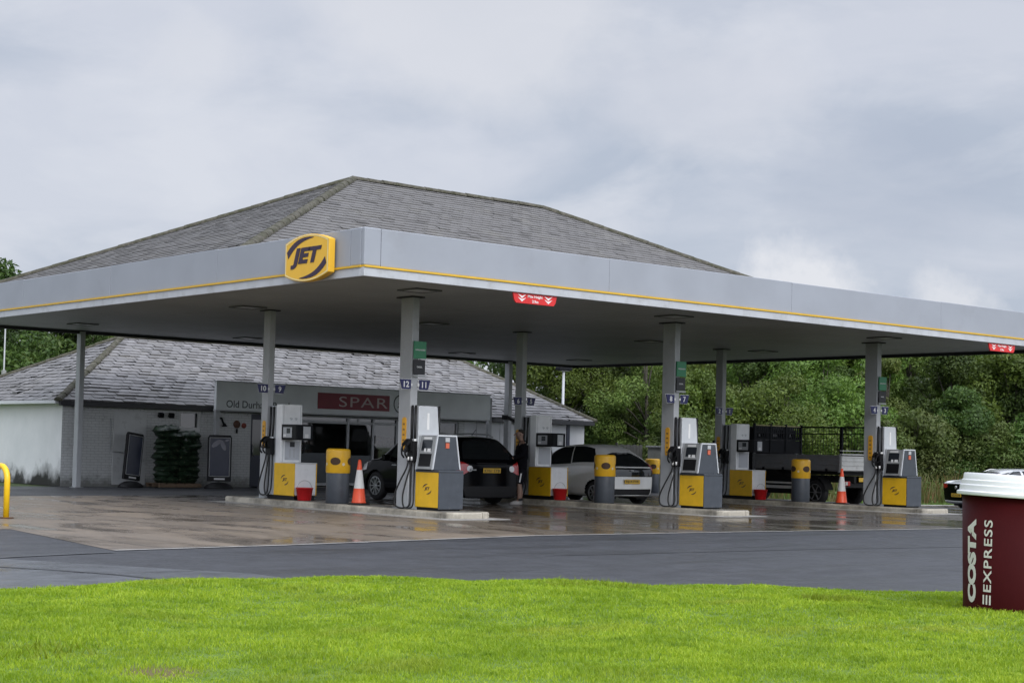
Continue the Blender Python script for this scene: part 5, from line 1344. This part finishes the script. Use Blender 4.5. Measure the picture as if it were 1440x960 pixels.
b=MB(); b.text('EXPRESS',None,None,None,height=.080,width=.565,bold=.014,depth=.002,spacing=1.15,fn=(lambda f:(lambda x,y,d:f(x+.10,y,d)))(on_cup(AL+.47)))
b.build('lettering',MT['cup_print'],cup); b=MB()
for k in range(3):
    f=on_cup(AL+.47); l=[.075,.06,.045][0]
    y0=.0+k*.034; b.add([f(.0,y0,0),f(.075,y0,0),f(.075,y0+.016,0),f(.0,y0+.016,0)],[(0,1,2,3)])
b.build('bars',MT['cup_print'],cup)

# ------------------------------------------------------------------ cabinet, fence, posts
t=thing('service_cabinet','plain grey service cabinet by the hedge behind the white hatchback','cabinet',(24.3,16.6,float(ground_z(24.3,16.6))))
b=MB(); b.box(-.55,.55,-.4,.4,0,1.62); bd=b.build('box',MT['cabinet_grey'],t,bevel=.015)
b=MB(); b.box(-.6,.6,-.45,.45,1.62,1.68); b.build('cap',MT['galv'],bd,bevel=.01)
b=MB(); b.box(-.45,.45,-.415,-.401,.12,1.5); d=b.build('door',MT['cabinet_grey'],bd,bevel=.004)
b=MB(); b.box(.2,.3,-.43,-.416,1.15,1.25); b.build('plate',MT['print_white'],d)
t=thing('timber_fence','dark close boarded fence panel beside the grey cabinet','fence',(23.1,17.2,0))
b=MB()
for k in range(8): b.box(-.6+k*.15,-.6+k*.15+.14,-.01,.01,.05,1.55+.02*(k%2))
b.build('boards',MT['fence_dark'],t); b=MB(); b.box(-.66,-.60,-.04,.04,0,1.62); b.build('post',MT['fence_dark'],t)
t=thing('lamp_post','slim white lamp post with a flat dark head rising behind the shop roof','lamp post',(23.35,20.95,0))
b=MB(); b.tube([(0,0,0),(0,0,4.18)],[.058,.045],12); b.build('pole',MT['fascia_lip'],t)
b=MB(); b.box(-.30,.30,-.14,.14,4.18,4.30); h_=b.build('lamp_head',MT['truck_dark'],t,bevel=.03); b=MB(); b.box(-.2,.2,-.1,.1,4.165,4.178); b.build('diffuser',MT['diffuser'],h_)
t=thing('lamp_post','thin grey post with a small box in front of the trees at the left edge','lamp post',(5.0,26.9,0))
b=MB(); b.tube([(0,0,0),(0,0,5.4)],[.03,.022],10); b.build('pole',MT['galv'],t)
b=MB(); b.box(-.06,.06,-.06,.06,3.1,3.4); b.build('box',MT['cabinet_grey'],t,bevel=.01)
t=thing('give_way_sign','inverted triangle road sign half out of the frame above the far hedge','road sign',(24.75,2.5,float(ground_z(24.75,2.5))))
b=MB(); b.tube([(0,.03,0),(0,.03,4.1)],.04,8); b.build('post',MT['galv'],t)
ang=math.atan2(-.53,-.85)
u=Vector((.53,-.85,0)); n_=Vector((-.85,-.53,0))
def tri(s): return [(-s,.55*s*1.05),(s,.55*s*1.05),(0,-1.2*s)]
b=MB(); b.prism(tri(.46),Vector((0,0,3.75)),u,(0,0,1),n_*.01); pl=b.build('plate',MT['truck_dark'],t)
b=MB(); b.prism(tri(.33),Vector((0,0,3.765))+n_*.012,u,(0,0,1),n_*.003); b.build('face',MT['print_white'],pl)

# ------------------------------------------------------------------ trees and hedge
def leaf_cloud(centers,radii,count,size,seed,flat=.75):
    rs=np.random.default_rng(seed); C=np.array(centers);Rd=np.array(radii); w=Rd**2; w/=w.sum()
    k=rs.choice(len(C),count,p=w); d=rs.normal(size=(count,3)); d/=np.linalg.norm(d,axis=1,keepdims=True)
    rr=Rd[k]*(.35+.75*rs.random(count)**.45)
    p=C[k]+d*rr[:,None]*np.array([1,1,flat])
    nrm=d*.7+rs.normal(size=(count,3))*.6+np.array([0,0,.35]); nrm/=np.linalg.norm(nrm,axis=1,keepdims=True)
    a=np.cross(nrm,rs.normal(size=(count,3))); a/=np.linalg.norm(a,axis=1,keepdims=True); c=np.cross(nrm,a)
    s=size*(.6+.8*rs.random(count))*(.75+.6*rs.random(len(C)))[k]; s=s[:,None]
    V=np.stack([p-a*s,p+c*s*.42+nrm*s*.10,p+a*s,p-c*s*.42+nrm*s*.10],1)
    return V
def cloud_mesh(name,V,m):
    n=len(V); me=bpy.data.meshes.new(name); me.vertices.add(n*4); me.vertices.foreach_set('co',V.reshape(-1)); me.loops.add(n*4); me.loops.foreach_set('vertex_index',np.arange(n*4,dtype=np.int32))
    me.polygons.add(n); me.polygons.foreach_set('loop_start',np.arange(0,n*4,4,dtype=np.int32)); me.polygons.foreach_set('loop_total',np.full(n,4,np.int32)); me.update(calc_edges=True); me.materials.append(m); return me
def tree_proto(seed,h,spread,m,n,size,low=.12):
    rs=np.random.default_rng(seed); cs=[];rd=[]
    for k in range(26):
        z=h*(low+(.95-low)*rs.random()); prof=math.sin(math.pi*min(1,max(.05,(z/h-low+.18)/(1.12-low))))**.7
        a=rs.random()*6.283; q=spread*prof*rs.random()**.5; cs.append((q*math.cos(a),q*math.sin(a),z)); rd.append(spread*(.20+.20*rs.random()))
    cs.append((0,0,h*.9)); rd.append(spread*.25)
    crown=cloud_mesh('crown',leaf_cloud(cs,rd,n,size,seed),m)
    b=MB(); b.tube([(0,0,-.3),(.05,.03,h*.3),(-.05,.08,h*.6),(0,0,h*.85)],[h*.022,h*.016,h*.010,h*.004],7)
    for c in cs[:14]:
        z=max(h*.15,c[2]*.55); b.tube([(0,0,z),(c[0]*.5,c[1]*.5,(z+c[2])/2+.1),(c[0],c[1],c[2])],[h*.008,h*.0055,h*.002],5)
    return crown,b
PR={}
for k,(seed,h,sp_,m,n,size) in {'dark':(3,6.2,2.3,'leaf_dark',21000,.074),'mid':(5,5.2,2.2,'leaf_mid',21000,.070),'olive':(8,5.6,2.1,'leaf_olive',21000,.062),'dark2':(11,5.4,2.5,'leaf_dark',21000,.074),'mid2':(14,4.4,2.3,'leaf_mid',18000,.066),'low':(17,2.6,1.7,'leaf_weed',12000,.060)}.items():
    low=.02 if k in('low','mid2','olive') else .08
    cm,tb=tree_proto(seed,h,sp_,MT[m],n,size,low)
    PR[k]=(cm,tb)
trunk_me={}
def tree(kind,x,y,s,label,sz=None,group='trees and bushes round the forecourt',name=None):
    z=float(ground_z(x,y)); t=thing(name or ('bush' if kind in('low','mid2') else 'tree'),label,'bush' if kind in('low','mid2') else 'tree',(x,y,z-.05),random.random()*6.28,group)
    t.scale=(s,s,(sz or s))
    cr_=bpy.data.objects.new('crown',PR[kind][0]); COL.objects.link(cr_); cr_.parent=t
    if kind not in trunk_me:
        o=PR[kind][1].build('trunk',MT['bark'],t); trunk_me[kind]=o.data
    else:
        o=bpy.data.objects.new('trunk',trunk_me[kind]); COL.objects.link(o); o.parent=t
    return t
TREES=[
('dark',6.7,33.3,1.20,'tall dark tree at the very left edge rising above the canopy roof line'),
('mid2',4.0,30.6,.85,'bright bush low by the thin grey post at the left edge'),
('dark2',9.6,35.6,1.12,'dark spreading tree behind the left end of the shop roof'),
('mid',7.6,31.3,.80,'mid green bush like tree just left of the shop roof slope'),
('dark',10.6,33.9,1.0,'dark tree behind the far left column'),
('mid',15.0,40.6,1.0,'green tree hidden far behind the left half of the shop roof'),
('mid',30.2,33.3,1.0,'mid green tree behind the right end of the shop ridge'),
('dark2',27.1,28.0,.9,'dark tree just behind the right slope of the shop roof'),
('mid',30.7,30.3,1.12,'pale leafy tree left of the white lamp post'),
('mid2',27.2,25.0,1.0,'bright bush at the foot of the white lamp post'),
('dark',28.3,24.3,.80,'dark tree just right of the white lamp post'),
('olive',34.5,29.5,1.2,'tall olive tree behind the white hatchback on the hill'),
('olive',28.2,21.6,.92,'weeping olive green tree beside the shop gable'),
('olive',31.9,23.6,1.0,'olive tree filling the gap left of the column numbered 8'),
('mid',28.2,18.7,.80,'bright green tree between the columns numbered 8 and 2'),
('olive',37.5,26.4,1.15,'olive tree high on the bank behind the column numbered 2'),
('dark',33.8,21.5,.82,'dark tree above the truck headboard'),
('dark2',39.0,24.6,.98,'dark spreading tree high on the bank above the truck'),
('mid2',31.0,17.1,.95,'rounded pale bush directly above the truck headboard'),
('dark',35.7,19.3,.80,'dark tree left of the column numbered 4 with bare stems'),
('olive',42.5,23.6,.72,'olive tree on the skyline left of the column numbered 4'),
('mid2',33.0,16.2,.95,'green bush behind the column numbered 4'),
('olive',37.3,17.2,.85,'olive tree right of the column numbered 4'),
('mid',42.6,20.1,.85,'green tree on the skyline right of the column numbered 4'),
('low',35.2,14.3,1.25,'low weedy bush behind the rightmost pump'),
('dark',39.6,15.8,.88,'dark tree on the slope above the pale saloon'),
('mid',45.7,19.2,.80,'green tree on the skyline above the right height sign'),
('dark2',37.6,14.0,.74,'dark spreading tree right behind the pale saloon'),
('dark2',41.8,14.2,.86,'dark tree on the slope at the right edge'),
('mid',40.6,13.6,1.18,'green tree just under the right height sign'),
('mid',38.6,19.4,1.15,'green tree filling the gap just left of the column numbered 4'),
('low',40.3,12.3,1.3,'low weedy bush right of the pale saloon'),
('mid',44.5,13.6,.95,'green tree at the right edge below the height sign'),
('mid2',42.0,12.0,1.0,'green bush far right beyond the coffee cup'),
('olive',48,24,.72,'olive tree high on the bank behind the right end of the fascia'),
('olive',36.5,31.5,1.1,'olive tree on the skyline behind the lamp post'),
('mid',47,16.5,.85,'green tree on the skyline at the far right'),
('low',31.4,17.4,1.2,'low weedy bush behind the rear of the truck'),
('low',33.9,15.4,1.1,'low weedy bush between the truck and the rightmost pump'),
('low',26.6,17.6,1.1,'low bush beside the grey cabinet'),
('mid2',29.7,19.9,1.0,'bushy green shrub behind the grey cabinet'),
('mid',33.5,27.2,1.05,'mid green tree behind the olive tree by the shop gable'),
('mid2',34.6,18.2,1.15,'broad green shrub half way up the bank above the truck bed'),
('mid2',37.9,21.6,1.25,'broad green shrub high on the bank behind the column numbered 4'),
('olive',40.6,18.6,1.0,'olive tree half way up the bank right of the column numbered 4'),
('mid2',43.6,16.6,1.3,'broad green shrub below the right height sign'),
('mid',34.9,25.2,.95,'green tree half way up the bank left of the column numbered 2'),
('olive',41,29,1.05,'olive tree at the top of the bank behind the truck headboard'),
('low',38.0,13.4,1.15,'low weedy bush in the rough grass behind the saloon'),
]
for k,x,y,s,l in TREES: tree(k,x,y,s,l)
# ground cover on the bank, and dry grass in front of it
def cover(n,size,m,name,label,cat,smin,smax,xmin,xmax,h):
    x=xmin+(xmax-xmin)*rng.random(n); s=smin+(smax-smin)*rng.random(n); y=(s-NX*x)/NY; z=ground_z(x,y)+h*rng.random(n)**1.5*(.6+.4*np.sin(x*1.7)*np.sin(y*1.3+x))
    d=rng.normal(size=(n,3)); d[:,2]=np.abs(d[:,2])*.9+.2; d/=np.linalg.norm(d,axis=1,keepdims=True); a=np.cross(d,rng.normal(size=(n,3))); a/=np.linalg.norm(a,axis=1,keepdims=True); c=np.cross(d,a); p=np.stack([x,y,z],1); q=size*(.6+.8*rng.random((n,1)))
    V=np.stack([p-a*q,p+c*q*.45,p+a*q,p-c*q*.45],1); o=bpy.data.objects.new(name,cloud_mesh(name,V,MT[m])); COL.objects.link(o); tag(o,label,cat,kind='stuff')
cover(90000,.07,'leaf_weed','undergrowth','tangled green undergrowth covering the bank','undergrowth',23.6,34,25,50,1.1)
cover(30000,.085,'leaf_dark','ivy_cover','dark ivy and brambles on the bank','undergrowth',26,38,25,52,1.8)
def tallgrass(n,m,name,label,smin,smax,xmin,xmax,h):
    x=xmin+(xmax-xmin)*rng.random(n); s=smin+(smax-smin)*rng.random(n); y=(s-NX*x)/NY; z=ground_z(x,y); hh=h*(.25+.85*rng.random(n))*(.65+.45*np.sin(x*2.3+np.sin(y*3.1))); a=rng.random(n)*6.28; l=hh*.6*rng.random(n); w=.014
    V=np.empty((n,4,3)); 
    V[:,0]=np.stack([x-w,y+w,z],1); V[:,1]=np.stack([x+w,y-w,z],1); V[:,2]=np.stack([x+np.cos(a)*l+w*.4,y+np.sin(a)*l-w*.4,z+hh],1); V[:,3]=np.stack([x+np.cos(a)*l-w*.4,y+np.sin(a)*l+w*.4,z+hh],1)
    o=bpy.data.objects.new(name,cloud_mesh(name,V,MT[m])); COL.objects.link(o); tag(o,label,'grass',kind='stuff')
tallgrass(3200,'straw','dry_grass','tall dry straw coloured grass along the foot of the bank',22.7,24.9,26.5,36,.95)
tallgrass(6000,'leaf_weed','rough_grass','rough green grass and weeds at the foot of the bank',22.6,25.6,25.5,46,.75)
tallgrass(30000,'leaf_mid','verge_grass','short green verge grass beyond the far pavement',21.1,23.2,25,50,.12)

# ------------------------------------------------------------------ sky, sun, camera
SE,SAZ=R(36),R(196)           # sun behind the camera to the right, azimuth from +y clockwise
sd=Vector((math.sin(SAZ)*math.cos(SE),math.cos(SAZ)*math.cos(SE),math.sin(SE)))
w=bpy.data.worlds.new('World'); scene.world=w; w.use_nodes=True; N=w.node_tree.nodes; L=w.node_tree.links
bg=N['Background']; bg.inputs['Strength'].default_value=.1
sky=N.new('ShaderNodeTexSky'); sky.sky_type='NISHITA'; sky.sun_disc=False; sky.sun_elevation=SE; sky.sun_rotation=SAZ; sky.air_density=1.0; sky.dust_density=1.5
tc=N.new('ShaderNodeTexCoord'); dirv=tc.outputs['Generated']
sx=new(N,'SeparateXYZ'); L.new(dirv,sx.inputs[0])
# project the view direction on a cloud deck
zz=new(N,'Math',operation='ADD'); L.new(sx.outputs[2],zz.inputs[0]); zz.inputs[1].default_value=.16
mz=new(N,'Math',operation='MAXIMUM'); L.new(zz.outputs[0],mz.inputs[0]); mz.inputs[1].default_value=.05
dv=new(N,'VectorMath',operation='DIVIDE'); L.new(dirv,dv.inputs[0]); cb=new(N,'CombineXYZ'); 
for i in range(3): L.new(mz.outputs[0],cb.inputs[i])
L.new(cb.outputs[0],dv.inputs[1]); deck=dv.outputs[0]
n1=noise(N,L,mapping(N,L,deck,(1,1,.3)),1.15,8,.55,.35); n2=noise(N,L,mapping(N,L,dirv,(1,1,2.2)),7,7,.55,.3)
K=10.
def kc(*c): return tuple(v*K for v in c)
base=mixc(N,L,mrange(N,L,n1,.38,.60,0,1),kc(.49,.545,.65),kc(.65,.68,.765))
base=mixc(N,L,mrange(N,L,n2,.47,.66,0,.75),base,kc(.74,.76,.825))
# brighter toward the zenith and toward the hidden sun
br_=mrange(N,L,sx.outputs[2],.34,.85,1.0,1.7)
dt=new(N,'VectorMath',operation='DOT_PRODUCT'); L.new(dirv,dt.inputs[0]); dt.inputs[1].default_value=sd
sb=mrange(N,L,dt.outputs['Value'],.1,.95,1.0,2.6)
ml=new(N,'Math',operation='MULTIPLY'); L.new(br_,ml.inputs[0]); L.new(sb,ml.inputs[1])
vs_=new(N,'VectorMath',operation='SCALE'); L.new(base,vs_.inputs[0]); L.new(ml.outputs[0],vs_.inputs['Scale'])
# heaped white cloud tops low on the right
def heap(d,r,sq,nscale,amt):
    d=Vector(d).normalized(); s=new(N,'VectorMath',operation='SUBTRACT'); L.new(dirv,s.inputs[0]); s.inputs[1].default_value=d
    m_=new(N,'VectorMath',operation='MULTIPLY'); L.new(s.outputs[0],m_.inputs[0]); m_.inputs[1].default_value=(1,1,sq)
    ln=new(N,'VectorMath',operation='LENGTH'); L.new(m_.outputs[0],ln.inputs[0])
    nn=noise(N,L,dirv,nscale,7,.6); a=new(N,'Math',operation='MULTIPLY_ADD'); L.new(nn,a.inputs[0]); a.inputs[1].default_value=-r*1.6; L.new(ln.outputs['Value'],a.inputs[2])
    return mrange(N,L,a.outputs[0],-r*.8+r*.35,-r*.8+r*.75,amt,0)
col=vs_.outputs[0]
col=mixc(N,L,heap((.580,.765,.262),.13,1.5,5,.75),col,kc(.765,.775,.825))
col=mixc(N,L,heap((.47,.85,.225),.07,1.6,8,.6),col,kc(.745,.76,.815))
col=mixc(N,L,heap((.70,.68,.21),.10,2.0,6,.45),col,kc(.70,.715,.78))
col=mixc(N,L,heap((.80,.60,.165),.11,1.6,5,.55),col,kc(.45,.50,.61))
col=mixc(N,L,heap((.764,.636,.100),.058,1.15,20,1.0),col,kc(.80,.81,.86))
col=mixc(N,L,heap((.815,.571,.090),.042,1.2,22,.9),col,kc(.76,.775,.83))
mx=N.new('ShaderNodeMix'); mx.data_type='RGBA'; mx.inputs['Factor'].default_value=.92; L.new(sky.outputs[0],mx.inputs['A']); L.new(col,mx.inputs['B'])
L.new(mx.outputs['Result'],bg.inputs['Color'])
su=bpy.data.lights.new('sun','SUN'); su.energy=1.5; su.angle=R(20); su.color=(1,.965,.91); so=bpy.data.objects.new('sun',su); COL.objects.link(so); so.location=(0,-30,40)
so.rotation_euler=(-sd).to_track_quat('-Z','Y').to_euler()

ca=bpy.data.cameras.new('camera'); co=bpy.data.objects.new('camera',ca); COL.objects.link(co); scene.camera=co
ca.sensor_width=36; ca.lens=36*2272.274/1440; ca.shift_y=73.97/1440; ca.clip_end=3000; ca.clip_start=.1
yaw,pitch,roll=CAM_ANG
fw=Vector((math.sin(yaw)*math.cos(pitch),math.cos(yaw)*math.cos(pitch),math.sin(pitch))); rr=Vector((math.cos(yaw),-math.sin(yaw),0)); uu=rr.cross(fw)
r2=math.cos(roll)*rr-math.sin(roll)*uu; u2=math.cos(roll)*uu+math.sin(roll)*rr
co.matrix_world=Matrix(((r2.x,u2.x,-fw.x,CAMP[0]),(r2.y,u2.y,-fw.y,CAMP[1]),(r2.z,u2.z,-fw.z,CAMP[2]),(0,0,0,1)))
vw=scene.view_settings; vw.view_transform='Standard'; vw.look='None'; vw.exposure=0; vw.gamma=1; vw.use_curve_mapping=False
scene.render.engine='CYCLES'; scene.cycles.max_bounces=7; scene.cycles.diffuse_bounces=4; scene.cycles.glossy_bounces=3; scene.cycles.transmission_bounces=4; scene.cycles.transparent_max_bounces=8; scene.cycles.caustics_reflective=False; scene.cycles.caustics_refractive=False; scene.cycles.sample_clamp_indirect=8
scene.cycles.use_denoising=True
